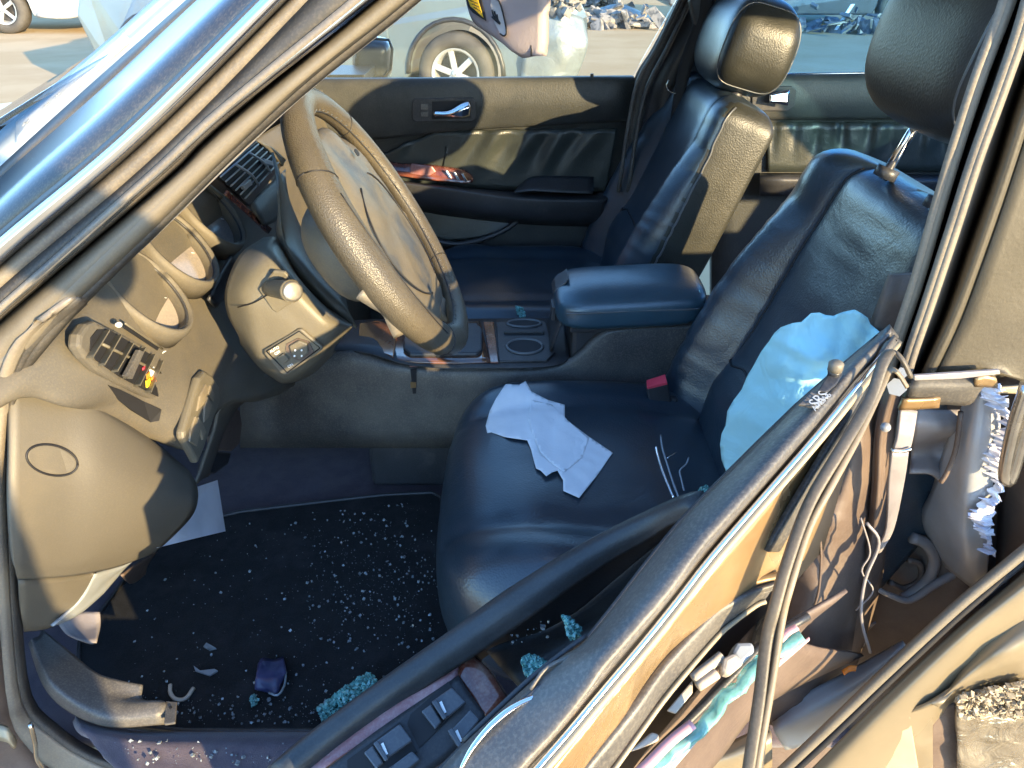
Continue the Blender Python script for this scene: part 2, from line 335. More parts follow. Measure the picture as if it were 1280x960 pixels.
quadrows('fender', [[(-.9, 1.70, .86), (-1.5, 1.67, .82), (-2.2, 1.6, .71)], [(-.9, 1.77, .6), (-1.5, 1.77, .6), (-2.2, 1.7, .55)], [(-.9, 1.76, .3), (-1.5, 1.76, .35), (-2.2, 1.7, .3)]], M['paint'], label='far front fender')
quadrows('rear_bench', [[(.98, .2, .3), (.98, .9, .3), (.98, 1.5, .3)], [(.95, .2, .52), (.95, .9, .52), (.95, 1.5, .52)],
                        [(1.38, .2, .5), (1.38, .9, .5), (1.38, 1.5, .5)], [(1.62, .25, 1.0), (1.62, .9, 1.0), (1.62, 1.45, 1.0)]], M['leather'], .05)
quadrows('trunk', [[(1.62, .15, 1.0), (1.62, .9, 1.02), (1.62, 1.65, 1.0)], [(2.6, .2, .95), (2.6, .9, .98), (2.6, 1.6, .95)], [(2.7, .2, .5), (2.7, .9, .5), (2.7, 1.6, .5)]], M['paint'])
quadrows('rear_window', [[(1.35, .32, 1.33), (1.35, .9, 1.38), (1.35, 1.48, 1.33)], [(1.78, .25, 1.02), (1.78, .9, 1.04), (1.78, 1.55, 1.02)]], M['wtint'], .004)
quadrows('windshield', [[(-.03, .34, 1.30), (-.06, .9, 1.345), (-.03, 1.46, 1.30)], [(-.42, .27, 1.12), (-.5, .9, 1.155), (-.42, 1.53, 1.12)],
                        [(-.78, .21, .93), (-.93, .9, .95), (-.78, 1.59, .93)]], M['wsh'], .004)
quadrows('dash_top', [[(-.47, .2, .90), (-.46, .6, .945), (-.46, .9, .955), (-.46, 1.5, .91)], [(-.7, .19, .91), (-.7, .6, .95), (-.72, .9, .955), (-.7, 1.52, .91)],
                      [(-.93, .2, .90), (-.97, .6, .92), (-.98, .9, .92), (-.93, 1.55, .90)]], M['dash'], .01)

# ---- far (passenger) doors, seen from inside
pd = shift(patch('passenger_door', [GL(0, (300, 96, 1.43), (430, 97, 1.43), (600, 96, 1.43), (790, 94, 1.43)),
        GL(0, (300, 102, 1.405), (430, 102, 1.405), (600, 101, 1.405), (793, 99, 1.405)),
        GL(0, (300, 130, 1.395), (430, 130, 1.395), (600, 130, 1.395), (790, 128, 1.395)),
        GL(0, (300, 168, 1.405), (430, 172, 1.405), (600, 160, 1.41), (785, 150, 1.41)),
        GL(0, (300, 178, 1.43), (430, 182, 1.43), (600, 166, 1.43), (785, 157, 1.43)),
        GL(0, (300, 240, 1.44), (430, 240, 1.44), (600, 240, 1.44), (770, 240, 1.44)),
        GL(0, (300, 320, 1.44), (430, 320, 1.44), (600, 320, 1.44), (750, 320, 1.44)),
        GL(0, (300, 420, 1.44), (430, 420, 1.44), (600, 420, 1.44), (740, 420, 1.44))], M['blk'], None, n=6, th=.03))
pd['label'] = 'far front door with black padded inner panel'
M['pdpad'] = mat('door_pad_vinyl', (.029, .032, .033), .5, (.038, .041, .039), 7, bump=.4, bsc=260, vor=True, dust=.4, dustc=(.095, .092, .08))
pd.data.materials[0] = M['pdpad']
def sub(o, par):                                     # child of a car part built in world space
    o.parent = par; o.matrix_parent_inverse = Matrix.Identity(4)
    o.location = o.location-V((0, 0, 0)); return o
# leather insert with gathered wrinkles
rows = []
for k in range(13):
    f = k/12
    r = []
    for j in range(97):
        g = j/96; u = 470+(772-470)*g
        v0 = 190-24*min(1, g*3.0) if g < .34 else 166-6*(g-.34)/.66
        v0 = 196*(1-min(1, g*4))+165*min(1, g*4)-4*g; v1 = 232+8*g
        y = 1.416+.0075*math.sin(g*46+f*5+2*noise.noise(V((g*4, f, 1))))*(1-f*.8)*max(0, .35+1.3*noise.noise(V((g*5+3, f*1.5, 0))))
        r.append(G(u+f*-14*(1 if g > .3 else 0), v0+(v1-v0)*f, y))
    rows.append(r)
M['ins'] = mat('gathered_door_leather', (.026, .031, .029), .38, (.036, .043, .039), 6, bump=.3, bsc=300, vor=True, wr=.2, wsc=14, dust=.25, dustc=(.06, .068, .06))
sub(patch('leather_insert', rows, M['ins'], n=1, th=.008), pd)
sub(patch('armrest', [GL(0, (440, 190, 1.42), (490, 222, 1.42), (560, 232, 1.42), (650, 240, 1.42), (740, 240, 1.42), (765, 236, 1.42)),
                      GL(0, (440, 200, 1.37), (490, 224, 1.37), (560, 234, 1.36), (650, 246, 1.36), (735, 248, 1.37), (760, 246, 1.38)),
                      GL(0, (440, 205, 1.36), (490, 229, 1.36), (560, 240, 1.35), (650, 252, 1.35), (735, 254, 1.36), (757, 253, 1.37)),
                      GL(0, (440, 240, 1.37), (500, 250, 1.37), (560, 262, 1.36), (650, 272, 1.36), (730, 275, 1.37), (752, 275, 1.38)),
                      GL(0, (440, 260, 1.42), (510, 262, 1.42), (560, 270, 1.42), (650, 280, 1.42), (730, 283, 1.42), (750, 283, 1.42))], M['blk'], n=4, th=.01), pd)
sub(patch('pull_cup', [GL(0, (648, 233, 1.41), (665, 221, 1.41), (700, 220, 1.41), (742, 221, 1.41)), GL(0, (642, 240, 1.37), (665, 238, 1.365), (700, 240, 1.365), (742, 242, 1.37))], M['blk'], n=5), pd)
sub(patch('wood_trim', [GL(0, (470, 196, 1.41), (495, 203, 1.408), (530, 205, 1.405), (575, 211, 1.405), (590, 218, 1.41)),
                        GL(0, (470, 206, 1.395), (495, 212, 1.39), (530, 216, 1.385), (575, 223, 1.385), (592, 224, 1.395)),
                        GL(0, (470, 214, 1.39), (495, 219, 1.385), (530, 224, 1.38), (575, 229, 1.38), (590, 228, 1.39))], M['wood'], n=4), pd)
sub(plate('seat_switch', GL(1.382, (514, 205), (540, 208), (545, 215), (535, 221), (512, 217)), M['woodd'], th=.006, bev=.002), pd)
for k in range(3):
    sub(plate('window_switch', GL(1.379, (556+k*10, 213+k*2), (559+k*10, 213+k*2), (565+k*10, 223+k*2), (561+k*10, 223+k*2)), M['chrome'], th=.005, bev=.001), pd)
tube('pocket_rim', GL(1.40, (540, 300), (570, 305), (600, 300), (630, 288), (652, 272)), .007, M['blk']).parent = pd
sub(patch('pocket_panel', [GL(1.432, (480, 262), (540, 262), (600, 268), (655, 272)), GL(1.425, (500, 285), (550, 285), (600, 284), (640, 282)), GL(1.42, (530, 300), (560, 302), (600, 297), (630, 287))], M['ins'], n=5), pd)
# door handle
sub(plate('handle_bezel', GL(1.392, (519, 123), (591, 122), (595, 126), (595, 148), (591, 152), (519, 153), (515, 149), (515, 127)), M['blk'], th=.008, bev=.002), pd)
sub(plate('handle_recess', GL(1.3895, (540, 127), (588, 126), (589, 148), (540, 149)), M['hole'], th=.003, bev=0), pd)
sub(patch('release_lever', [GL(0, (541, 139, 1.385), (560, 138, 1.37), (575, 130, 1.365), (586, 126, 1.372)), GL(0, (541, 143, 1.38), (560, 143, 1.36), (576, 138, 1.352), (588, 134, 1.36)),
                            GL(0, (542, 147, 1.385), (560, 147, 1.37), (577, 147, 1.362), (587, 145, 1.37))], M['chrome'], n=5, th=.006), pd)
for a, b in ((130, 137), (140, 146)):
    sub(plate('lock_button', GL(1.387, (526, a), (535, a), (535, b), (526, b)), M['blkd'], th=.004, bev=.001), pd)
tube('lock_pin', GL(1.415, (740, 99), (740, 92)), .0042, M['blk']).parent = pd
sub(plate('window', GL(0, (300, 99, 1.44), (790, 97, 1.44), (868, -40, 1.40), (930, -160, 1.36), (700, -200, 1.36), (430, -60, 1.42)), M['win'], th=.004, bev=0), pd)
# far mirror
vs, fs = sup(G(466, 72, 1.80), (.055, .055, .055), 4, 4, Matrix.Rotation(.1, 3, 'Y'))
mir = shift(mk('door_mirror', vs, fs, M['dkc'])); clean(mir)
box('mirror_foot', G(440, 93, 1.66), (.05, 0, 0), (0, .09, 0), (0, 0, .012), M['blk']).parent = mir
tube('mirror_bezel', GL(1.745, (448, 50), (486, 50), (489, 75), (482, 95), (446, 97), (448, 50)), .004, M['blk'], n=2).parent = mir

# ---- far B pillar and rear door
bpf = shift(patch('far_pillar', [GL(0, (872, -60, 1.34), (846, 0, 1.365), (815, 60, 1.385), (792, 100, 1.41), (782, 160, 1.42), (770, 240, 1.42), (755, 330, 1.42)),
       GL(0, (880, -60, 1.33), (855, 0, 1.35), (826, 60, 1.37), (803, 105, 1.395), (791, 160, 1.405), (779, 240, 1.41), (765, 330, 1.41)),
       GL(0, (890, -60, 1.35), (866, 0, 1.37), (838, 60, 1.385), (815, 108, 1.40), (802, 160, 1.41), (790, 240, 1.41), (775, 330, 1.41))], M['blkd'], None, n=5, th=.02))
bpf['label'] = 'far door pillar with rubber seals'
sub(patch('pillar_trim', [GL(0, (890, -60, 1.36), (866, 0, 1.36), (838, 60, 1.375), (815, 108, 1.39), (802, 160, 1.40), (790, 240, 1.40), (775, 330, 1.40)),
       GL(0, (930, -60, 1.32), (895, 0, 1.33), (862, 60, 1.345), (840, 108, 1.36), (835, 160, 1.37), (835, 240, 1.38), (820, 330, 1.38)),
       GL(0, (975, -60, 1.37), (945, 0, 1.37), (915, 60, 1.385), (900, 108, 1.40), (895, 160, 1.40), (880, 240, 1.41), (860, 330, 1.41))], M['blk'], n=5, th=.02), bpf)
for q in (((876, -60), (850, 0), (821, 60), (797, 102), (785, 160), (773, 240)), ((887, -60), (862, 0), (834, 60), (810, 107), (797, 160), (785, 240))):
    tube('door_seal', GL(1.355, *q), .005, M['blkd'], n=3).parent = bpf
# seat belt
sub(patch('seat_belt', [GL(1.30, (872, -30), (870, 20), (852, 70), (843, 112), (838, 150)), GL(1.29, (893, -30), (889, 22), (868, 74), (857, 114), (850, 150))], M['hole'], n=3, th=.003), bpf)
sub(box('belt_guide', G(884, 12, 1.31), (.035, 0, .01), (0, .012, 0), (-.01, 0, .03), M['blk'], bev=.005), bpf)
tube('belt_loop', GL(1.29, (836, 100), (833, 108), (838, 115), (846, 117)), .0015, M['chromed']).parent = bpf
rdf = shift(patch('far_rear_door', [GL(0, (890, 93, 1.44), (1000, 92, 1.44), (1080, 91, 1.44), (1300, 88, 1.44)), GL(0, (890, 97, 1.41), (1000, 96, 1.41), (1080, 95, 1.41), (1300, 92, 1.41)),
       GL(0, (890, 125, 1.40), (1000, 125, 1.40), (1080, 125, 1.40), (1300, 120, 1.40)), GL(0, (890, 150, 1.41), (1000, 149, 1.41), (1080, 149, 1.41), (1300, 146, 1.41)),
       GL(0, (890, 155, 1.43), (1000, 154, 1.43), (1080, 153, 1.43), (1300, 150, 1.43)), GL(0, (890, 260, 1.44), (1000, 260, 1.44), (1080, 260, 1.44), (1300, 255, 1.44)),
       GL(0, (890, 420, 1.44), (1000, 420, 1.44), (1080, 420, 1.44), (1300, 420, 1.44))], M['pdpad'], None, n=4, th=.03))
rdf['label'] = 'far rear door with black inner panel'
rows = []
for k in range(7):
    f = k/6; rows.append([G(960+240*j/80, 153+(215-153)*f, 1.422+.011*math.sin(j*.62+f*3+1.5*noise.noise(V((j*.1, f, 2))))*math.sin(math.pi*min(1, f+.3))*max(0, .35+1.2*noise.noise(V((j*.15, f, 5))))) for j in range(81)])
sub(patch('leather_insert', rows, M['ins'], n=1, th=.006), rdf)
sub(patch('armrest', [GL(0, (950, 216, 1.43), (1080, 217, 1.43), (1300, 220, 1.43)), GL(0, (950, 222, 1.37), (1080, 223, 1.37), (1300, 226, 1.37)), GL(0, (950, 245, 1.38), (1080, 246, 1.38), (1300, 250, 1.38))], M['blk'], n=4), rdf)
sub(plate('handle_bezel', GL(1.395, (940, 108), (990, 108), (996, 112), (993, 134), (985, 139), (940, 139)), M['blk'], th=.008, bev=.002), rdf)
sub(patch('release_lever', [GL(1.37, (962, 118), (975, 114), (987, 112)), GL(1.365, (962, 128), (975, 130), (985, 132))], M['chrome'], n=4), rdf)
sub(plate('window', GL(0, (880, 94, 1.44), (1320, 88, 1.44), (1320, -120, 1.38), (940, -160, 1.37), (905, -60, 1.40)), M['wtint'], th=.004, bev=0), rdf)
tube('window_trim', GL(1.425, (985, 93), (1100, 91), (1200, 90)), .003, M['chromed']).parent = rdf

# ---- seats
def seat(yc, hw, xb, zb, xt, zt, d, bol, cush, lm, sm, hr, hrm, label, csm, crease=1.0):
    def top(p):
        fx, fy = p.x/cush[1][0], p.y/cush[1][1]
        if p.z > 0:
            p = p.copy(); p.z += .022*math.exp(-((abs(fy)-.78)/.18)**2)*(1-abs(fx)**6)-.006*math.exp(-((abs(fy)-.52)/.05)**2)-.012*(fx+1)*.5
            p.z += .006*noise.noise(V((p.x*9, p.y*9, yc)))
        p.y *= 1-.10*max(0, -fx)**3; return p
    vs, fs = sup(cush[0], cush[1], 3.2, 4.2, None, top, 96, 48)
    s = shift(clean(mk('front_seat', vs, fs, csm))); s['label'] = label
    # backrest
    sp = V((xt-xb, 0, zt-zb)); L = sp.length; sp.normalize(); rr = V((sp.z, 0, -sp.x))
    cs = [(0, .0), (.30, -.002), (.50, .002), (.58, .010), (.66, -.35*bol), (.78, -bol), (.90, -.8*bol), (.975, -.25*bol), (1.0, .02), (1.005, .06), (1.0, d*.8), (.94, d), (.5, d*1.02), (0, d*1.02)]
    half = cr([V((a, b, 0)) for a, b in cs], 3)
    full = half+[V((-h.x, h.y, 0)) for h in reversed(half[1:-1])]
    NS = 70; rings = []
    Rd = .045
    for k in range(NS+9):
        if k <= NS:
            s_ = k/NS; cx = 0; up = s_*(L-Rd)
        else:
            th = (k-NS)/8*math.pi/2; s_ = 1; up = L-Rd+Rd*math.sin(th); cx = Rd*(1-math.cos(th))
        h = hw*(1-.10*max(0, s_-.55)**1.5*2)
        bs = math.sin(math.pi*min(1, .15+s_*.95))**.8 if s_ < .9 else math.sin(math.pi*min(1, .15+.9*.95))**.8*(1-(s_-.9)*3)
        ring = []
        for q in full:
            off = q.y if q.y > .02 else (q.y*(.35+.8*max(0, bs)) if q.y < 0 else q.y)
            yy = q.x*h; yy = math.copysign(max(0, abs(yy)-cx), yy)
            c = d*.5; off = c+(off-c)*(1-cx/(d*.5)*.98)
            lum = -.018*math.exp(-((s_-.33)/.12)**2)*(1 if abs(q.x) < .55 and q.y < .03 else 0)
            ps = V((xb, yc, zb))+sp*up+rr*(off+lum)+V((0, yy, 0))
            ps += rr*.0025*noise.noise(ps*11)
            if q.y < .03:
                wv = max(0, (abs(q.x)-.55)/.45) if abs(q.x) < 1.02 else 0
                ps += rr*(.0035*wv+.0010)*crease*(abs(noise.noise(V((q.x*1.6+yc, s_*20+.8*q.x, 2))))-.25)
            ring.append(ps)
        rings.append(ring)
    n = len(full); vs = [p for r in rings for p in r]; K = len(rings)
    fs = [(i*n+j, i*n+(j+1) % n, (i+1)*n+(j+1) % n, (i+1)*n+j) for i in range(K-1) for j in range(n)]
    fs += [tuple((K-1)*n+j for j in range(n))]
    b = mk('backrest', vs, fs, lm)
    b.data.materials.append(sm)
    # near flank gets the warmer, lighter side leather (the piping divides it from the front)
    iN = [j for j in range(n) if full[j].x < -.9 and full[j].y > -.1*bol]
    for p in b.data.polygons:
        c = p.center
        pass
    cy = yc-hw*.955
    for p in b.data.polygons:
        q = p.center-V((xb, yc, zb)); off = q.dot(rr)
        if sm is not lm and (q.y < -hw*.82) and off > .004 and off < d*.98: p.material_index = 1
    b.parent = s
    def line(jx, name, m, rad, k0=1, k1=K-4, out=0):
        pts = [rings[k][jx] for k in range(k0, k1)]
        if out: pts = [p+(p-(V((xb, yc, zb))+sp*(p-V((xb, yc, zb))).dot(sp)+rr*d*.5)).normalized()*out for p in pts]
        tube(name, pts, rad, m, n=1, sides=6).parent = s
    idx = lambda x, y: min(range(n), key=lambda j: (full[j].x-x)**2+((full[j].y-y)*6)**2)
    for sg in (1, -1):
        line(idx(sg*.99, .010), 'piping', M['pip'], .0022, out=.001)
        line(idx(sg*.58, .010), 'seam', M['seam'], .0022)
    # lumbar seam
    js = sorted([j for j in range(n) if abs(full[j].x) <= .60 and full[j].y < .03], key=lambda j: full[j].x)
    tube('seam', [rings[int(NS*(.47-.05*(full[j].x/.6)**2))][j]-rr*.0004 for j in js], .0020, M['seam'], n=3, sides=6).parent = s
    # headrest
    c, dm, tilt = hr
    rot = Matrix.Rotation(tilt, 3, 'Y')
    def shp(p):
        q = p.copy(); f = q.z/dm[2]; q.x *= 1-.14*max(0, f)**2; q.y *= 1-.10*max(0, f)**2-.12*max(0, -f)**2; return q
    vs, fs = sup(c, dm, 3.2, 5.2, rot, shp, 72, 40)
    h = clean(mk('headrest', vs, fs, hrm[0])); h.data.materials.append(hrm[1]); h.parent = s
    inv = rot.inverted()
    for p in h.data.polygons:
        if p.normal.dot(V((0, -1, 0))) > .55: p.material_index = 1
    ring = []
    for k in range(49):                              # piping around the side panel
        a = 2*math.pi*k/48
        Y = .80; lo, hi = 0, 1.2
        for _ in range(24):
            m_ = (lo+hi)/2
            if (abs(m_*math.cos(a))**5.2+Y**5.2)**(3.2/5.2)+abs(m_*math.sin(a))**3.2 < 1: lo = m_
            else: hi = m_
        q = V((dm[0]*lo*math.cos(a), -dm[1]*Y, dm[2]*lo*math.sin(a)))
        q = shp(q); ring.append(V(c)+rot @ q)
    tube('headrest_piping', ring, .0016, M['pip'], n=1, sides=6).parent = h
    for sg in (-1, 1):
        a = V(c)+rot @ V((.005, sg*.07, -dm[2]*.6)); bb = a-sp*(.115)
        tube('headrest_post', [a, bb], .006, M['chrome'], n=2, sides=12).parent = s
        e = V((xb, yc+sg*.07, zb))+sp*(L+.003)+rr*d*.5
        tube('post_collar', [a+(bb-a)*((a-e).dot(sp)/.115)+sp*.004, a+(bb-a)*((a-e).dot(sp)/.115)-sp*.01], .015, M['blk'], n=1, sides=16).parent = s
    return s
pseat = seat(1.19, .255, .20, .43, .415, .975, .115, .045, ((.03, 1.18, .42), (.29, .265, .11)), M['leather'], M['leather2'],
     ((.49, 1.19, 1.045), (.078, .140, .096), R(15)), (M['leather'], M['leather2']), 'far front passenger seat in black leather, its flank sunlit', M['leather'])
dseat = seat(.42, .275, .29, .40, .495, .965, .13, .055, ((.13, .41, .425), (.245, .295, .12)), M['leather3'], M['leather3'],
     ((.545, .40, 1.125), (.085, .15, .105), R(12)), (M['leathered'], M['leathered']), 'near driver seat in creased black leather', M['leather3'], 2.0)
# buckle by the driver seat
bk = G(818, 484, .60)
box('belt_buckle', bk+V((.01, 0, -.02)), (.018, 0, .006), (0, .012, 0), (-.008, 0, .03), M['blk'], bev=.003).parent = dseat
sub(plate('red_button', [bk+V(q) for q in ((-.016, -.013, .008), (.018, -.013, .018), (.018, .008, .022), (-.014, .008, .010))], M['red'], th=.006, bev=.001), dseat)
box('buckle_stalk', bk+V((.04, .0, -.08)), (.022, 0, .0), (0, .008, 0), (.02, 0, -.06), M['blk'], bev=.004).parent = dseat

# ---- centre console
con = shift(patch('center_console', [
    GL(0, (300, 440, .76), (390, 445, .72), (440, 438, .70), (515, 456, .70), (610, 459, .70), (680, 457, .70), (715, 445, .70), (745, 418, .70), (775, 410, .70), (860, 406, .70), (960, 400, .70)),
    GL(0, (300, 446, .74), (390, 452, .705), (440, 452, .69), (515, 464, .69), (610, 468, .69), (680, 466, .69), (722, 450, .69), (752, 423, .69), (780, 415, .69), (860, 411, .69), (960, 405, .69)),
    GL(0, (300, 470, .74), (390, 475, .70), (440, 485, .685), (515, 492, .685), (610, 495, .685), (680, 495, .685), (722, 490, .685), (752, 485, .685), (780, 480, .685), (860, 480, .685), (960, 480, .685)),
    GL(0, (300, 560, .74), (390, 560, .70), (440, 560, .69), (515, 560, .69), (610, 560, .69), (680, 560, .69), (722, 560, .69), (752, 560, .69), (780, 560, .69), (860, 560, .69), (960, 560, .69))], M['blkd'], None, n=3, th=.01))
con['label'] = 'center console between the front seats'
def cz(u, v, y): return G(u, v, y)
deckz = .555
def D(u, v, dz=0): return Z(u, v, deckz+dz)
sub(patch('console_deck', [[G(300, 440, .76), G(440, 438, .70), D(515, 456), D(620, 459), D(690, 457), D(712, 448)], [Z(330, 412, .56), Z(450, 400, .557), D(520, 399), D(620, 398), D(690, 398), D(705, 398)]], M['blk'], n=4, th=.003), con)
sub(patch('wood_plate', [[D(442, 412, .004), D(452, 437, .004), D(500, 450, .004), D(560, 453, .004), D(613, 452, .004)], [D(452, 404, .005), D(470, 418, .005), D(510, 425, .005), D(560, 425, .005), D(606, 425, .005)],
                         [D(470, 400, .004), D(490, 402, .004), D(520, 402, .004), D(560, 402, .004), D(600, 401, .004)]], M['woodg'], n=5, th=.004), con)
sub(plate('ashtray_lid', [D(p, q, .010) for p, q in ((450, 403), (480, 404), (497, 412), (492, 446), (470, 438), (447, 424))], M['woodg'], th=.006, bev=.002), con)
sub(plate('shift_gate', [D(p, q, .012) for p, q in ((508, 404), (596, 403), (603, 410), (603, 436), (597, 441), (512, 442), (504, 435), (503, 410))], M['blk'], th=.010, bev=.004), con)
tube('shift_lever', [D(545, 422, .01), D(548, 412, .05), D(550, 402, .09)], [.008, .008, .018], M['blk']).parent = con
sub(plate('wood_edge', [D(p, q, .006) for p, q in ((604, 402), (617, 402), (623, 452), (613, 452))], M['wood'], th=.004, bev=.001), con)
cup = sub(plate('cup_holder', [D(p, q, .006) for p, q in ((620, 402), (682, 401), (694, 440), (684, 450), (624, 451))], M['blk'], th=.006, bev=.002), con)
def ell(c, a, b, z, n=28): return [V((c.x+a*math.cos(2*math.pi*k/n), c.y+b*math.sin(2*math.pi*k/n), z)) for k in range(n)]
for (u, v, a, b) in ((656, 437, .034, .030), (655, 408, .034, .017)):
    c = D(u, v)
    plate('cup_shade_disc', ell(c, a, b, deckz+.0075), M['hole'], th=.001, bev=0).parent = con  # flat black disc paints the shade of an open well
    tube('cup_ring', ell(c, a, b, deckz+.007)+[ell(c, a, b, deckz+.007)[0]], .003, M['pip'], n=1, sides=6).parent = con
box('cup_divider', D(655, 420)+V((0, 0, .008)), (.04, 0, 0), (0, .004, 0), (0, 0, .004), M['blk'], bev=.002).parent = con
sub(plate('small_chip', GL(.69, (510, 452), (524, 452), (522, 459), (512, 459)), M['woodd'], th=.003, bev=.001), con)
sub(plate('console_slot', GL(.683, (513, 462), (520, 462), (520, 492), (516, 492)), M['hole'], th=.002, bev=0), con)
sub(plate('brass_clip', GL(.6815, (513, 478), (520, 478), (520, 485), (513, 485)), M['gold'], th=.002, bev=0), con)
# armrest lid
def lid():
    c0 = (G(700, 395, .685)+G(872, 372, .685))/2
    xs0, xs1 = G(698, 392, .685).x, G(885, 372, .685).x
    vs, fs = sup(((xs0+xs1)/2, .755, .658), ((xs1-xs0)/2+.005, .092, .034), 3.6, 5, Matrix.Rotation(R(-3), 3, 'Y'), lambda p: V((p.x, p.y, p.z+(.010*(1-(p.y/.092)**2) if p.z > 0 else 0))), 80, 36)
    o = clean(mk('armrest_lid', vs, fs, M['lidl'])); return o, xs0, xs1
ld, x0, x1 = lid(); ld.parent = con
M['cushblue'] = M['leather']
tube('lid_seam', [V((x0+.012+(x1-x0-.03)*t, .664-.001*math.sin(t*9), .664+.010*t)) for t in [i/10 for i in range(11)]], .0016, M['pip'], n=1, sides=6).parent = con
box('lid_base', ((x0+x1)/2+.01, .765, .622), ((x1-x0)/2-.012, 0, 0), (0, .070, 0), (0, 0, .012), M['blk'], bev=.004).parent = con
box('lid_latch', (x0+.006, .765, .684), (.012, 0, .010), (0, .028, 0), (.003, 0, .006), M['blk'], bev=.003).parent = con
box('lid_latch', (x0-.006, .745, .635), (.004, 0, 0), (0, .02, 0), (0, 0, .014), M['blk'], bev=.002).parent = con
sub(patch('console_front', [[V((x0-.012, .70, .57)), V((x0-.012, .82, .57))], [V((x0+.006, .695, .64)), V((x0+.006, .83, .64))]], M['blk'], n=4), con)
box('console_body', (.275, .775, .50), (.165, 0, 0), (0, .070, 0), (0, 0, .125), M['blk'], bev=.01).parent = con
box('console_body', (-.12, .785, .40), (.17, 0, 0), (0, .09, 0), (0, 0, .145), M['blk'], bev=.01).parent = con

# ---- floor and sill
def FZ(z, *ps): return ZL(z, *ps)
# ---- dashboard
dash = shift(patch('dashboard', [
    XL(0, (-60, 500, -.52), (60, 405, -.50), (110, 362, -.49), (200, 285, -.485), (285, 205, -.48), (340, 160, -.48), (420, 120, -.48)),
    XL(0, (-20, 520, -.50), (75, 430, -.475), (130, 388, -.47), (215, 315, -.47), (290, 240, -.465), (350, 190, -.46), (430, 150, -.46)),
    XL(0, (20, 492, -.50), (95, 500, -.465), (165, 440, -.45), (240, 375, -.455), (305, 300, -.455), (365, 240, -.45), (440, 200, -.45)),
    XL(0, (26, 484, -.50), (118, 512, -.475), (215, 475, -.44), (275, 420, -.44), (335, 350, -.44), (390, 290, -.44), (460, 250, -.44)),
    XL(0, (28, 486, -.505), (150, 528, -.475), (232, 520, -.43), (280, 480, -.425), (350, 420, -.42), (410, 350, -.42), (470, 300, -.42)),
    XL(0, (28, 488, -.508), (185, 548, -.470), (245, 560, -.43), (282, 506, -.425), (350, 492, -.42), (425, 440, -.41), (480, 380, -.41)),
    ], M['dash'], None, n=6, th=.006))
dash['label'] = 'tan dusty dashboard with open air vents'
# lower panel with round cap
sub(patch('lower_panel', [
    XL(0, (14, 484, -.515), (80, 490, -.497), (130, 512, -.480), (185, 545, -.470), (236, 588, -.455)),
    XL(0, (14, 492, -.512), (80, 500, -.490), (128, 523, -.470), (180, 557, -.455), (246, 606, -.440)),
    XL(0, (14, 560, -.510), (80, 570, -.488), (130, 590, -.465), (185, 610, -.448), (247, 628, -.435)),
    XL(0, (14, 640, -.515), (80, 650, -.500), (130, 655, -.482), (180, 655, -.465), (238, 648, -.450)),
    XL(0, (18, 700, -.535), (80, 700, -.525), (120, 695, -.51), (165, 688, -.495), (212, 675, -.475)),
    XL(0, (22, 724, -.56), (70, 722, -.55), (115, 716, -.54), (150, 708, -.53), (192, 692, -.51))], M['dash2'], n=6, th=.006), dash)
sub(patch('knee_panel', [
    XL(0, (246, 606, -.45), (268, 540, -.44), (282, 500, -.43), (330, 470, -.42), (400, 440, -.40)),
    XL(0, (252, 600, -.46), (272, 545, -.45), (290, 506, -.44), (345, 490, -.43), (440, 410, -.40)),
    XL(0, (262, 595, -.50), (285, 530, -.50), (310, 500, -.50), (360, 480, -.50), (460, 400, -.47))], M['dash'], n=5), dash)
bpy.context.view_layer.update()
lpn = [o for o in bpy.data.objects if o.name == 'lower_panel'][0]
def onsurf(o, pts, off):
    bpy.context.view_layer.update(); mi = o.matrix_world.inverted(); out = []
    for u, v in pts:
        c = mi @ CP; d = (mi.to_3x3() @ ray(u, v)).normalized()
        ok, loc, n, i_ = o.ray_cast(c, d)
        if not ok: ok, loc, n, i_ = o.ray_cast(c, (mi.to_3x3() @ ray(u*.97+5, v*.97+15)).normalized())
        out.append(o.matrix_world @ loc+(CP-o.matrix_world @ loc).normalized()*off)
    return out
cp_ = [(65+32*math.cos(a), 575+19*math.sin(a)+5*math.cos(a)) for a in [2*math.pi*k/36 for k in range(37)]]
tube('cap_groove', onsurf(lpn, cp_, .0005), .0013, M['seam'], dash, n=1, sides=6)
sub(plate('round_cap', onsurf(lpn, [(65+(a-65)*.93, 575+(b-575)*.93) for a, b in cp_[:-1]], .0012), M['dash2'], th=.004, bev=.0008), dash)
sub(patch('lower_trim', [XL(0, (24, 726, -.57), (70, 723, -.56), (112, 718, -.555), (118, 716, -.55)), XL(0, (26, 760, -.60), (70, 755, -.59), (100, 745, -.58), (112, 730, -.57)), XL(0, (30, 790, -.63), (55, 787, -.62), (72, 780, -.61), (90, 765, -.60))], M['dash2'], n=5), dash)
sub(patch('grey_edge_trim', [XL(-.555, (118, 718), (140, 712), (160, 706), (175, 694)), XL(-.585, (100, 752), (118, 740), (136, 725), (158, 710)), XL(-.60, (66, 783), (85, 776), (105, 764), (130, 742))], M['greyp'], n=5), dash)
sub(patch('pedal_cover', [XL(-.60, (152, 720), (172, 705), (197, 690)), XL(-.62, (158, 727), (175, 718), (186, 705)), XL(-.63, (162, 730), (170, 728), (182, 718))], M['brown'], n=5), dash)
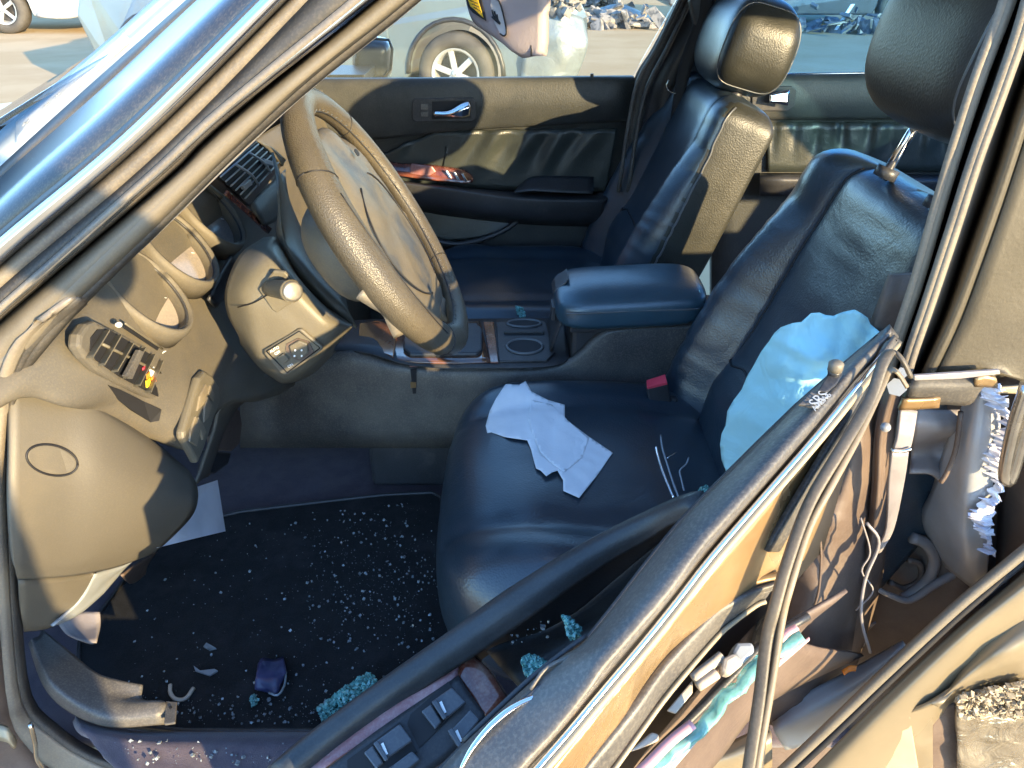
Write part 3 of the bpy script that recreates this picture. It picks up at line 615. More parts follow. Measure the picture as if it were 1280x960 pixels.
# left vent
sub(plate('vent_bezel', XL(-.447, (120, 401), (150, 416), (180, 431), (205, 443), (220, 460), (222, 476), (214, 500), (205, 506), (180, 494), (150, 480), (125, 464), (108, 448), (99, 434), (101, 418), (110, 405)), M['dash'], th=.014, bev=.004), dash)
sub(plate('vent_cavity', XL(-.4455, (122, 412), (135, 411), (167, 430), (200, 450), (212, 462), (211, 480), (206, 500), (186, 490), (150, 471), (120, 450), (113, 438), (114, 422)), M['hole'], th=.001, bev=0), dash)
nS = 0
for (a, b, c, d) in ((116, 446, 136, 414), (130, 456, 151, 420), (146, 464, 166, 430), (160, 472, 181, 436), (174, 482, 193, 444), (188, 490, 203, 452)):
    p, q = X(a, b, -.438), X(c, d, -.438); t = (q-p)*.5
    box('vent_slat', (p+q)/2+V((-.003, 0, 0)), t, V((.007, -.004, .003)), V((0, .0008, .0012)), M['shroud'], dash, bev=.0005)
tube('vent_rod', XL(-.444, (128, 430), (200, 466)), .0018, M['shroud']).parent = dash
sub(plate('vent_thumb_tab', XL(-.433, (158, 470), (166, 474), (181, 440), (175, 437)), M['blkd'], th=.006, bev=.001), dash)
sub(plate('side_wall', XL(-.446, (214, 462), (211, 500), (205, 499), (186, 490), (196, 470)), M['dash'], th=.002, bev=.0), dash)
for i, (u, v, mm) in enumerate(((186, 470, 'orange'), (190, 464, 'whi'), (184, 478, 'yel'), (179, 462, 'red'), (189, 474, 'orange'))):
    p = X(u, v, -.4445); sub(plate('glow_chip', [p+V((.001*i, a*.006, b*.004)) for a, b in ((-1, -1), (.6, -1.2), (1, .8), (-.5, 1))], M[mm], th=.002, bev=0), dash)  # coloured chips paint an orange glow, with some label colours
sub(plate('thumb_wheel_slot', XL(-.4450, (158, 405), (200, 433), (197, 438), (156, 411)), M['hole'], th=.001, bev=0), dash)
tube('slot_rim', XL(-.4445, (156, 404), (203, 436)), .0012, M['shroud']).parent = dash
for (u, v) in ((149, 406), (207, 442)):
    sub(plate('vent_mark', [X(u+4*math.cos(a), v+3.5*math.sin(a), -.4444) for a in [k*math.pi/6 for k in range(12)]], M['whi'], th=.001, bev=0), dash)
sub(plate('torn_gap', onsurf(dash, ((136, 482), (150, 487), (180, 502), (202, 512), (199, 526), (188, 528), (165, 514), (148, 500)), .004), M['hole'], th=.003, bev=0), dash)
sub(plate('brass_bracket', XL(-.458, (182, 512), (190, 507), (197, 513), (192, 522), (184, 521)), M['gold'], th=.004, bev=.001), dash)
# gauge pods: deep round cowls in a tilted cluster face
e1, e2, en = V((0, 1, 0)), V((-.60, 0, .80)), V((.80, 0, .60))
def pod(u, v, x, r1, r2):
    c = X(u, v, x); N = 40
    ring = lambda r, s, h, k: [c+e1*r1*r*math.cos(a)+e2*r2*r*math.sin(a)+en*h for a in [2*math.pi*j/N for j in range(N+1)]]
    prof = [(1.12, 0, -.03), (1.10, 0, -.004), (1.05, 0, .004), (.99, 0, .004), (.95, 0, -.004), (.88, 0, -.028)]
    vs = [p for (r, s, h) in prof for p in ring(r, 0, h, 0)]; n = N+1
    fs = [(i*n+j, i*n+j+1, (i+1)*n+j+1, (i+1)*n+j) for i in range(len(prof)-1) for j in range(N)]
    o = mk('gauge_cowl', vs, fs, M['dash'], dash); s = o.modifiers.new('s', 'SOLIDIFY'); s.thickness = .001
    plate('gauge_lens', ring(.92, 0, -.016, 0)[:-1], M['lens'], dash, th=.002, bev=0)
    tube('needle', [c-en*.012-e1*.004, c-en*.012+e1*r1*.45+e2*r2*.35], .0009, M['orange'], dash, n=1, sides=5)
    for k in range(13):
        a = math.pi*(-.15+1.3*k/12); d0 = e1*r1*math.cos(a)+e2*r2*math.sin(a)
        tube('dial_tick', [c-en*.0145+d0*.70, c-en*.0145+d0*.82], .0006, M['whi'], dash, n=1, sides=4)
    tube('gauge_seal', ring(.955, 0, -.002, 0), .002, M['blk'], dash, n=1, sides=6)
pod(184, 362, -.462, .052, .066); pod(222, 305, -.462, .055, .066); pod(262, 262, -.462, .055, .066)
sub(patch('dark_divider', [XL(-.43, (262, 375), (275, 345), (290, 320)), XL(-.44, (270, 385), (285, 365), (296, 335))], M['blk'], n=4), dash)
# switch bank
def oncast(pts, off):
    dg_ = bpy.context.evaluated_depsgraph_get(); dg_.update(); out = []
    for u, v in pts:
        ok, loc, n_, i_, ob, mx = S.ray_cast(dg_, CP, ray(u, v).normalized(), distance=4)
        out.append(loc+(CP-loc).normalized()*off)
    return out
SWX = max(p.x for p in oncast(((258, 470), (262, 500), (250, 520), (240, 550), (250, 565), (246, 530)), 0))+.004
M['swb'] = mat('worn_switch_plastic', (.15, .125, .09), .45, (.2, .17, .12), 20, bump=.7, bsc=420, dust=.4, dustc=(.3, .25, .17))
spq = ((257, 464), (265, 468), (275, 484), (276, 500), (266, 530), (256, 560), (248, 580), (244, 572), (231, 548), (230, 540), (240, 505), (250, 472))
spx = [X(u, v, -.425+.0) for u, v in spq]
sub(plate('switch_panel', [X(u, v, SWX) for u, v in spq], M['shroud'], th=.012, bev=.004), dash)
for q in (((258, 478), (262, 487), (256, 506), (246, 516), (250, 495)), ((263, 480), (269, 492), (268, 503), (260, 492)), ((256, 508), (260, 494), (266, 506), (262, 522), (255, 530)),
          ((245, 518), (253, 532), (247, 560), (237, 553), (238, 540)), ((248, 520), (254, 528), (259, 540), (254, 552), (250, 535))):
    cu, cv_ = sum(a for a, b in q)/len(q), sum(b for a, b in q)/len(q)
    sub(plate('rocker_switch', [X(cu+(a-cu)*.9, cv_+(b-cv_)*.9, SWX+.0025) for a, b in q], M['swb'], th=.003, bev=.001), dash)
sub(plate('hood_release', XL(-.50, (284, 508), (300, 512), (303, 530), (300, 555), (290, 564), (268, 562), (264, 545), (275, 520)), M['brown'], th=.01, bev=.003), dash)
sub(plate('hood_release', XL(-.52, (258, 562), (290, 566), (286, 580), (270, 592), (254, 590)), M['blk'], th=.012, bev=.004), dash)
# centre vent
cv = X(312, 216, -.42)
def CVp(u, v, dx=0): return X(u, v, -.405+dx)
vb = sub(plate('vent_bezel', [CVp(*q) for q in ((268, 220), (322, 176), (359, 200), (312, 258))], M['blk'], th=.02, bev=.002), dash)
A, B, Cc, Dd = CVp(273, 221, .004), CVp(321, 180, .004), CVp(346, 203, .004), CVp(304, 248, .004)
plate('vent_cavity', [A, B, Cc, Dd], M['hole'], dash, th=.001, bev=0)
for k in range(0, 6):
    t = k/5; tube('vent_slat', [A.lerp(Dd, t)+V((.003, 0, 0)), B.lerp(Cc, t)+V((.003, 0, 0))], .0013, M['greyp'], dash, n=2, sides=6)
for t in (.34, .70):
    p_, q_ = A.lerp(B, t), Dd.lerp(Cc, t); tube('vent_slat', [p_+V((.005, 0, 0)), p_.lerp(q_, .5)+V((.010, 0, .001)), q_+V((.005, 0, 0))], .0020, M['greyp'], dash, n=5, sides=6)
sub(plate('vent_thumb_tab', [CVp(*q, .012) for q in ((304, 232), (314, 224), (316, 231), (307, 237))], M['greyp'], th=.006, bev=.001), dash)
sub(plate('vent_thumb_tab', [CVp(*q, .012) for q in ((331, 198), (345, 203), (344, 208), (330, 204))], M['greyp'], th=.006, bev=.001), dash)
sub(patch('vent_side', [[CVp(324, 177, .006), CVp(340, 184, .006), CVp(357, 199, .006)], [CVp(332, 188, .004), CVp(344, 196, .004), CVp(354, 208, .004)]], M['shroud'], n=3), dash)
sub(patch('vent_ledge', [[CVp(313, 255), CVp(334, 233), CVp(357, 211)], [CVp(322, 268, .01), CVp(340, 252, .01), CVp(358, 228, .01)], [CVp(331, 282, .01), CVp(345, 276, .01), CVp(362, 250, .01)]], M['dash'], n=4), dash)
sub(patch('wood_strip', [[CVp(285, 238, .002), CVp(312, 262, .002), CVp(340, 286, .006)], [CVp(283, 244, .0), CVp(310, 268, .0), CVp(336, 292, .004)]], M['wood'], n=4), dash)
# ---- column
colm = shift(patch('steering_column', [
    GL(0, (330, 296, .50), (348, 300, .50), (372, 345, .49), (400, 375, .48), (428, 398, .47), (442, 404, .47)),
    GL(0, (300, 318, .43), (335, 318, .40), (365, 345, .39), (395, 380, .385), (420, 402, .39), (440, 408, .42)),
    GL(0, (282, 360, .40), (305, 362, .375), (335, 375, .37), (370, 400, .368), (405, 425, .375), (438, 412, .42)),
    GL(0, (284, 392, .40), (310, 400, .372), (335, 415, .368), (365, 435, .368), (395, 448, .38), (425, 426, .42)),
    GL(0, (298, 420, .42), (318, 445, .385), (335, 458, .378), (358, 472, .38), (388, 462, .40), (418, 436, .44)),
    GL(0, (300, 430, .50), (322, 458, .45), (340, 472, .44), (358, 480, .44), (390, 468, .46), (420, 440, .50))], M['shroud'], None, n=6, th=.004))
colm['label'] = 'sunlit steering column shroud'
sub(patch('column_neck', [GL(0, (342, 190, .62), (362, 250, .60), (390, 310, .58), (430, 360, .55)), GL(0, (350, 230, .52), (355, 290, .50), (385, 330, .48), (435, 385, .46)), GL(0, (345, 290, .50), (365, 325, .47), (400, 365, .45), (445, 410, .45)),
                          GL(0, (350, 300, .50), (372, 345, .475), (402, 378, .46), (440, 406, .46))], M['shroud'], n=5), colm)
tube('shroud_seam', GL(.366, (297, 384, .368), (318, 378, .366), (345, 362, .362)), .0009, M['seam'], n=3, sides=6).parent = colm
sub(plate('stalk_gate', GL(.366, (323, 362), (342, 338), (356, 340), (372, 358), (371, 374), (346, 392), (340, 388)), M['shroud'], th=.006, bev=.002), colm)
sk0, sk1 = G(338, 360, .37), G(365, 364, .325)
stalk = tube('stalk', [sk0, sk0.lerp(sk1, .6), sk1], [.011, .0125, .0145], M['shroud'], sides=20); stalk.parent = colm
ax = (sk1-sk0).normalized()
tube('stalk_end', [sk1, sk1+ax*.003, sk1+ax*.004], [.0128, .0128, .010], M['brush'], sides=24, n=1).parent = colm
def MP(u, v, h=0): return G(u, v, .362-h)
sub(plate('mirror_switch_panel', [MP(*q) for q in ((330, 438), (372, 412), (377, 411), (402, 433), (404, 437), (362, 468), (357, 470), (350, 467), (330, 443))], M['shroud'], th=.006, bev=.0025), colm)
tube('panel_groove', [MP(*q, .001) for q in ((333, 439), (374, 414), (400, 435), (359, 466), (333, 439))], .0008, M['seam'], n=1, sides=6).parent = colm
sub(plate('switch_well', [MP(*q, .0015) for q in ((358, 430), (372, 423), (386, 427), (392, 440), (376, 452), (366, 448), (357, 438))], M['brown'], th=.002, bev=.0), colm)
sub(plate('mirror_pad', [MP(*q, .006) for q in ((361, 433), (373, 426), (384, 430), (385, 442), (375, 450), (365, 446))], M['shroud'], th=.006, bev=.002), colm)
for u, v in ((369, 438), (377, 438), (368, 445), (377, 445)):
    sub(plate('pad_dot', [MP(u+1.3*math.cos(a), v+1.3*math.sin(a), .0065) for a in [k*math.pi/3 for k in range(6)]], M['whi'], th=.0005, bev=0), colm)
sub(plate('selector_knob', [MP(*q, .004) for q in ((346, 448), (354, 442), (361, 449), (355, 456))], M['shroud'], th=.004, bev=.001), colm)
ex, ey = G(352, 431, .362)-G(340, 438, .362), G(340, 430, .362)-G(344, 438, .362)
text('print', 'AUTO', MP(343, 437, .0012), .0055, ex, ey, M['whi'], colm); text('print', 'OFF', MP(347, 441, .0012), .0055, ex, ey, M['whi'], colm); text('print', 'ON', MP(363, 457, .0012), .0055, ex, ey, M['whi'], colm)

# ---- steering wheel
wt_, wz_ = .535, .055
wc = V((-.162, .392, .918)); wn = V((math.cos(wt_)*math.cos(wz_), math.cos(wt_)*math.sin(wz_), math.sin(wt_))); wu = V((-math.sin(wt_)*math.cos(wz_), -math.sin(wt_)*math.sin(wz_), math.cos(wt_))); wy = V((-math.sin(wz_), math.cos(wz_), 0)); WR = .172
def rimr(a): return .0160+.0095*max(0, -math.cos(a+.15))**.8
def WP(a, r=WR, h=0): return wc+wy*r*math.cos(a)+wu*r*math.sin(a)+wn*h
N = 72
vs = []; sd = 16
for k in range(N):
    a = 2*math.pi*k/N; rr_ = rimr(a); c = WP(a, WR-(rr_-.016)*1.1); ro = (c-wc).normalized()
    for s in range(sd):
        t = 2*math.pi*s/sd; vs.append(c+ro*rr_*math.cos(t)*1.05+wn*rr_*.85*math.sin(t))
fs = [(k*sd+s, k*sd+(s+1) % sd, ((k+1) % N)*sd+(s+1) % sd, ((k+1) % N)*sd+s) for k in range(N) for s in range(sd)]
wh = shift(mk('steering_wheel', vs, fs, M['wheel'])); wh['label'] = 'dusty leather steering wheel'
def RP(a, t, k=1.01): rr = rimr(a); c = WP(a, WR-(rr-.016)*1.1); ro = (c-wc).normalized(); return c+ro*rr*math.cos(t)*1.05*k+wn*rr*.85*math.sin(t)*k
tube('rim_stitching', [RP(2*math.pi*k/90, R(165)) for k in range(91)], .0010, M['blk'], n=1, sides=5).parent = wh
for k in range(150):
    a = 2*math.pi*k/150
    if k % 2: tube('stitch', [RP(a, R(150)), RP(a+.022, R(158))], .0006, M['pip'], n=1, sides=4).parent = wh
tube('rim_crease', [RP(R(150)+R(75)*k/30, R(70)+R(26)*math.sin(math.pi*k/30)) for k in range(31)], .0008, M['seam'], n=1, sides=5).parent = wh
tube('rim_crease', [RP(R(-70)+R(150)*k/40, R(40)) for k in range(41)], .0011, M['blk'], n=1, sides=5).parent = wh
for a in (R(232), R(318), R(42), R(140)):
    tube('rim_seam', [RP(a+.02*math.sin(2*math.pi*i/16), 2*math.pi*i/16) for i in range(17)], .0008, M['seam'], n=1, sides=5).parent = wh
def hubfn(p): 
    q = p.copy(); q.z *= 1-.25*(p.y/.1)**2; return q
rotw = Matrix((wu, wy, wn)).transposed()
vs, fs = sup(wc+wn*-.010, (.136, .138, .020), 2.6, 2.6, rotw, hubfn, 60, 30)
hub = clean(mk('airbag_cover', vs, fs, M['hub'])); hub.parent = wh; hub['label'] = 'dusty scuffed airbag cover'
def hubz(x, y): return .020*max(0, 1-(abs(x/.136)**2.6+abs(y/.138)**2.6))**(1/2.6)*(1-.25*(y/.1)**2)
for q_ in ([(.085*math.cos(a)-.02, .095*math.sin(a)) for a in [math.pi*(.12+.76*k/30) for k in range(31)]], [(.085*math.cos(a)-.02, -.095*math.sin(a)) for a in [math.pi*(.12+.76*k/30) for k in range(31)]]):
    tube('cover_seam', [wc+wu*x+wy*y+wn*(-.008+hubz(x, y)+.0005) for x, y in q_], .0012, M['seam'], n=1, sides=6).parent = wh
for k, v_ in enumerate(hub.data.vertices): v_.co += wn*.006*noise.noise(v_.co*22)
for a, wd in ((R(-14), .032), (R(194), .032), (R(-70), .022), (R(250), .022)):
    ro = (WP(a)-wc).normalized(); ta = wn.cross(ro)
    rows = []
    for f, ww, h in ((.065, wd*1.5, -.012), (.10, wd*1.1, -.010), (.14, wd*.85, -.008), (.178, wd*1.2, -.004)):
        rows.append([wc+ro*f+ta*ww*g+wn*(h-.01*abs(g)) for g in (-1, -.5, 0, .5, 1)])
    o = patch('wheel_spoke', rows, M['wheelp'], n=4, th=.012); o.parent = wh
vs, fs = sup(wc-wn*.055, (.07, .075, .045), 2.5, 2.5, rotw, None, 40, 20)
clean(mk('wheel_boss', vs, fs, M['wheelp'])).parent = wh
sub(plate('screw_hole', [wc+wn*.0115+wu*(.085+.005*math.cos(a))+wy*(.05+.008*math.sin(a)) for a in [k*math.pi/5 for k in range(10)]], M['hole'], th=.001, bev=0), wh)

# ---- near A pillar: bundle of painted, chrome and rubber strips
C = {}
C[0] = GL(.36, (-120, 262), (-60, 215), (0, 163), (60, 112), (140, 45), (200, -8), (300, -90))
C[1] = GL(.235, (-120, 325), (0, 208), (110, 108), (232, 0), (330, -90))
C[2] = GL(.205, (-120, 338), (0, 222), (118, 119), (246, 0), (345, -90))
C[3] = GL(.165, (-120, 360), (0, 250), (130, 140), (280, 0), (372, -90))
C[4] = GL(.115, (-120, 395), (0, 288), (145, 165), (316, 0), (405, -90))
C[5] = GL(.10, (-120, 405), (0, 297), (152, 170), (325, 0), (415, -90))
C[6] = GL(.098, (-120, 437), (0, 326), (170, 178), (352, 0), (440, -90))
C[7] = GL(.112, (-120, 445), (0, 333), (176, 182), (360, 0), (448, -90))
C[8] = GL(.108, (-120, 475), (0, 360), (190, 198), (385, 0), (470, -90))
C[9] = GL(.10, (-120, 490), (0, 380), (45, 342), (200, 205), (274, 138), (448, 0), (540, -80))
C[10] = GL(.095, (-120, 498), (0, 390), (47, 349), (203, 211), (277, 143), (453, 0), (545, -80))
C[11] = GL(.12, (-120, 512), (0, 402), (58, 352), (215, 218), (268, 165), (465, 0), (556, -80))
C[12] = GL(.105, (-100, 540), (10, 440), (75, 372), (160, 290), (280, 180), (380, 95), (495, 0), (580, -80))
C[13] = GL(.115, (-70, 560), (20, 462), (85, 388), (180, 298), (290, 190), (386, 101), (512, 0), (595, -80))
C[14] = GL(.125, (-60, 580), (30, 470), (100, 388), (200, 290), (300, 191), (394, 107), (527, 0), (612, -85))
strips = [(0, 1, 'windshield_edge', 'wsf'), (1, 2, 'windshield_rubber', 'rub'), (2, 4, 'a_pillar', 'paint'), (4, 5, 'gap_rubber', 'rub'), (5, 6, 'chrome_molding', 'chrome'), (6, 7, 'gap_rubber', 'rub'),
          (7, 8, 'door_opening_trim', 'rubl'), (8, 9, 'door_opening_trim', 'rub'), (9, 10, 'bright_lip', 'chromed'), (10, 11, 'gap_rubber', 'rubl'), (11, 12, 'pillar_cover', 'tanp'), (12, 13, 'seal_lip', 'tanp'), (13, 14, 'seal_lip', 'rub')]
M['rubl'] = mat('dusty_frame_paint', (.13, .115, .10), .4, (.19, .165, .13), 9, dust=.5, dustc=(.3, .25, .18), bump=.3, bsc=250)
CS = {k: resample(v, 33) for k, v in C.items()}
pil = None
for a, b, nm, mm in strips:
    ca, cb = CS[a], CS[b]; mid = [(p+q)/2+(CP-(p+q)/2).normalized()*.17*(p-q).length*(0 if mm == 'wsf' else 1) for p, q in zip(ca, cb)]
    o = patch(nm, [ca, mid, cb], M[mm], n=1 if False else 1, th=.003 if mm == 'wsf' else .006)
    # smooth across
    if pil is None and nm == 'a_pillar': pass
    o['_k'] = 1
    strips[strips.index((a, b, nm, mm))] = (o, nm)
pil = [o for o, nm in strips if nm == 'a_pillar'][0]; shift(pil)
for o, nm in strips:
    del o['_k']
    if o is not pil: o.parent = pil
# sticker on the glass edge
q0, q1 = CS[0], CS[1]
bmv = []
for k in range(12, 23):
    bmv.append([q0[k].lerp(q1[k], .25)+V((0, -.002, .002)), q0[k].lerp(q1[k], .85)+V((0, -.002, .002))])
o = patch('paper_sticker', [[r[0] for r in bmv], [r[1] for r in bmv]], M['whi'], n=1, th=.0005, lin=True); o.parent = pil
for k in (13, 15, 16):
    c = q0[k].lerp(q1[k], .6)+V((0, -.0035, .0035))
    text('print', 'N' if k == 13 else '--', c, .012, q0[k+1]-q0[k], (q0[k]-q1[k]), M['greyp'], pil)
ends = [CS[k][-1] for k in (2, 4, 6, 9, 12, 14)]
rail_rows = [ends]
for f, (x, y, z) in ((.35, (.12, .235, 1.325)), (.7, (.42, .215, 1.372)), (1, (.9, .215, 1.378)), (1, (1.33, .28, 1.335))):
    rail_rows.append([V((x, y, z))+V((.0, -.02+.018*k, .022-.013*k)) for k in range(6)])
patch('roof_rail', rail_rows, M['paint'], n=3, th=.012).parent = pil
# inner pillar backing (blocks light like the real pillar)
patch('inner_pillar', [[p+(p-CP).normalized()*.035 for p in CS[2]], [p+(p-CP).normalized()*.035 for p in CS[13]]], M['headl'], n=1, th=.01, lin=True).parent = pil

# door-opening seals running down the hinge pillar and along the sill
j0 = GL(0, (110, 380, .13), (62, 425, .13), (34, 461, .13), (25, 500, .13), (20, 600, .13), (23, 690, .13), (28, 780, .13), (40, 868, .125), (72, 905, .12), (120, 937, .12), (200, 962, .115), (330, 985, .11))
j1 = GL(0, (96, 372, .11), (45, 418, .11), (20, 462, .11), (13, 500, .11), (8, 600, .11), (11, 690, .11), (16, 785, .11), (28, 880, .105), (60, 918, .10), (108, 950, .10), (190, 978, .10), (330, 1002, .10))
j2 = GL(0, (60, 400, .10), (20, 425, .10), (0, 465, .10), (-4, 500, .10), (-6, 600, .10), (-6, 690, .10), (0, 790, .10), (12, 895, .09), (35, 935, .09), (70, 965, .09), (150, 1000, .09), (300, 1030, .09))
j3 = GL(0, (20, 405, .07), (-40, 450, .07), (-60, 480, .07), (-60, 520, .07), (-60, 600, .07), (-55, 690, .07), (-50, 800, .06), (-40, 900, .06), (-20, 960, .06), (20, 1000, .05), (100, 1040, .05), (260, 1080, .05))
hp = shift(patch('hinge_pillar', [j2[3:], j3[3:]], M['brown'], None, n=3, th=.01)); 
patch('door_opening_seal', [j0, [(a+b)/2+(CP-a).normalized()*.008 for a, b in zip(j0, j1)], j1], M['rub'], n=3, th=.006).parent = hp
patch('seal_flange', [j1, [(a+b)/2+(CP-a).normalized()*.005 for a, b in zip(j1, j2)], j2], M['rubl'], n=3, th=.006).parent = hp
patch('hinge_bracket', [GL(.06, (-10, 905), (10, 910), (22, 925)), GL(.05, (-10, 925), (8, 928), (20, 935))], M['champ'], n=3).parent = hp
tube('wiring_clip', GL(.07, (38, 905), (44, 930), (46, 948), (56, 965)), .003, M['chromed']).parent = hp
# rocker / sill
sill = shift(patch('door_sill', [FZ(0, (95, 893, .27), (160, 912, .27), (230, 914, .27), (330, 914, .27), (430, 914, .27), (600, 914, .27), (900, 914, .27)),
                                 FZ(0, (100, 905, .335), (165, 920, .335), (240, 922, .335), (330, 922, .335), (430, 922, .335), (600, 922, .335), (900, 922, .335)),
                                 FZ(0, (120, 935, .335), (180, 945, .335), (250, 952, .335), (330, 955, .335), (430, 955, .335), (600, 955, .335), (900, 955, .335)),
                                 FZ(0, (160, 985, .32), (200, 990, .32), (260, 992, .32), (330, 992, .32), (430, 992, .32), (600, 992, .32), (900, 992, .32)),
                                 FZ(0, (160, 1060, .25), (200, 1060, .25), (260, 1060, .25), (330, 1060, .25), (430, 1060, .25), (600, 1060, .25), (900, 1060, .25))], M['carpet'], None, n=5, th=.01, disp=.003, dsc=20))
kick = shift(patch('kick_trim', [ZL(0, (52, 786, .40), (85, 812, .39), (120, 840, .375), (150, 850, .365), (178, 856, .36)), ZL(0, (48, 795, .405), (76, 832, .395), (112, 857, .375), (145, 868, .36), (179, 874, .35)),
                                 ZL(0, (42, 797, .41), (66, 842, .40), (104, 872, .375), (145, 882, .36), (205, 876, .355)), ZL(0, (38, 800, .41), (60, 850, .40), (92, 880, .375), (140, 898, .355), (206, 890, .35)),
                                 ZL(0, (35, 805, .40), (54, 858, .385), (86, 890, .355), (136, 909, .34), (205, 906, .335))], M['blkd'], None, n=5, th=.004))
plate('trim_tab', ZL(.352, (207, 876), (221, 877), (219, 903), (205, 905)), M['blkd'], kick, th=.004, bev=.001)
plate('tab_hole', [Z(213+2.2*math.cos(a), 884+2*math.sin(a), .3535) for a in [k*math.pi/4 for k in range(8)]], M['hole'], kick, th=.001, bev=0)
patch('kick_pad', [ZL(.36, (70, 775), (95, 765), (124, 765)), ZL(.35, (80, 790), (100, 785), (125, 780)), ZL(.35, (95, 797), (112, 803), (120, 802))], M['grim'], kick, n=4)

# ---- near B pillar and door frame remains
Bc = {}
Bc[0] = GL(.115, (1290, -130), (1250, 0), (1215, 90), (1190, 172), (1165, 250), (1138, 350), (1112, 425), (1102, 470))
Bc[1] = GL(.075, (1300, -130), (1260, 0), (1226, 90), (1199, 172), (1174, 255), (1146, 352), (1120, 430), (1108, 480))
Bc[2] = GL(.10, (1315, -130), (1272, 0), (1240, 90), (1210, 180), (1184, 270), (1154, 365), (1130, 440), (1120, 485))
Bc[3] = GL(.062, (1322, -130), (1282, 20), (1250, 115), (1219, 200), (1190, 290), (1160, 380), (1136, 450), (1128, 485))
Bc[4] = GL(.09, (1350, -130), (1310, 20), (1272, 115), (1240, 220), (1208, 310), (1180, 392), (1150, 462), (1140, 486))
Bc[5] = GL(.060, (1362, -130), (1325, 20), (1285, 130), (1252, 230), (1218, 330), (1190, 402), (1160, 465), (1150, 486))
Bc[6] = GL(.066, (1375, -130), (1338, 20), (1297, 132), (1264, 232), (1230, 332), (1202, 404), (1172, 467), (1162, 486))
BS = {k: resample(v, 29) for k, v in Bc.items()}
bp = None
for a, b, nm, mm, f in ((1, 2, 'b_pillar', 'rubl', -.2), (0, 1, 'pillar_seal', 'tanp', .3), (2, 3, 'pillar_flange', 'rubl', .15), (3, 4, 'door_frame_channel', 'rubl', -.12), (4, 5, 'door_frame_lip', 'tape', .3), (5, 6, 'door_frame_lip', 'tape', .1)):
    ca, cb = BS[a], BS[b]; mid = [(p+q)/2+(CP-(p+q)/2).normalized()*f*(p-q).length for p, q in zip(ca, cb)]
    o = patch(nm, [ca, mid, cb], M[mm], n=1, th=.006)
    if bp is None: bp = shift(o)
    else: o.parent = bp
tp = patch('frame_panel', [GL(.062, (1375, -130), (1338, 20), (1297, 132), (1264, 232), (1230, 332), (1202, 404), (1172, 467)),
                           GL(.058, (1475, -130), (1440, 20), (1400, 132), (1365, 232), (1330, 332), (1300, 420), (1222, 466)),
                           GL(.055, (1600, -130), (1560, 20), (1520, 140), (1480, 232), (1420, 332), (1330, 480), (1238, 462)),
                           ], M['tape'], n=6, th=.008, disp=.003, dsc=9); tp.parent = bp
patch('pillar_top', [[BS[0][0], BS[2][0], BS[4][0], BS[6][0]], [BS[0][0]+V((.03, .05, .07)), BS[2][0]+V((.04, .06, .07)), BS[4][0]+V((.05, .07, .07)), BS[6][0]+V((.06, .08, .07))], [V((.36+.02*k, .22, 1.368)) for k in range(4)]], M['rub'], n=4, th=.01).parent = bp
patch('frame_edge', [GL(.05, (1320, 440), (1296, 478), (1240, 486)), GL(.05, (1330, 446), (1300, 488), (1246, 492))], M['cream'], n=4).parent = bp
patch('lower_bracket', [GL(.05, (1142, 473), (1180, 472), (1215, 471), (1248, 463)), GL(.045, (1138, 486), (1180, 486), (1215, 484), (1236, 478)), GL(.05, (1132, 506), (1180, 506), (1212, 506), (1226, 488))], M['rub'], n=4, th=.01, disp=.003, dsc=20).parent = bp
plate('bracket_edge', GL(.042, (1143, 470), (1250, 463), (1251, 468), (1200, 474), (1143, 476)), M['grim'], bp, th=.004, bev=.001)
patch('gold_tab', [GL(.042, (1220, 474), (1232, 471), (1246, 474)), GL(.045, (1218, 484), (1232, 484), (1248, 486))], M['gold'], n=3).parent = bp  # small gold-coloured tabs on the dark bracket
patch('gold_tab', [GL(.044, (1130, 500), (1150, 500), (1176, 498)), GL(.046, (1124, 513), (1148, 512), (1174, 510))], M['gold'], n=3).parent = bp
patch('latch_column', [GL(.055, (1126, 512), (1136, 512), (1147, 514)), GL(.05, (1122, 545), (1132, 545), (1142, 545)), GL(.05, (1117, 562), (1126, 563), (1138, 562))], M['grim'], n=5, disp=.004, dsc=30).parent = bp
patch('latch_column', [GL(.052, (1115, 565), (1125, 566), (1136, 565)), GL(.058, (1111, 600), (1122, 605), (1131, 600)), GL(.065, (1108, 660), (1112, 664), (1118, 660)), GL(.075, (1095, 690), (1098, 692), (1102, 690))], M['grim'], n=5).parent = bp
tube('latch_rib', GL(.045, (1114, 563), (1127, 564), (1139, 561)), .002, M['chromed']).parent = bp
patch('inner_post', [GL(.13, (1112, 425), (1090, 520), (1085, 600), (1072, 680), (1050, 760), (1010, 860)), GL(.10, (1122, 470), (1102, 540), (1098, 610), (1090, 690), (1075, 760), (1040, 860)),
                     GL(.13, (1130, 480), (1118, 545), (1112, 610), (1108, 680), (1098, 745), (1062, 860))], M['brown'], n=5, th=.01).parent = bp
patch('latch_pocket', [GL(.10, (1148, 510), (1172, 512), (1202, 512)), GL(.09, (1144, 535), (1170, 538), (1196, 540)), GL(.13, (1140, 565), (1168, 562), (1190, 562)), GL(.11, (1138, 590), (1165, 592), (1180, 605))], M['grim'], n=5).parent = bp
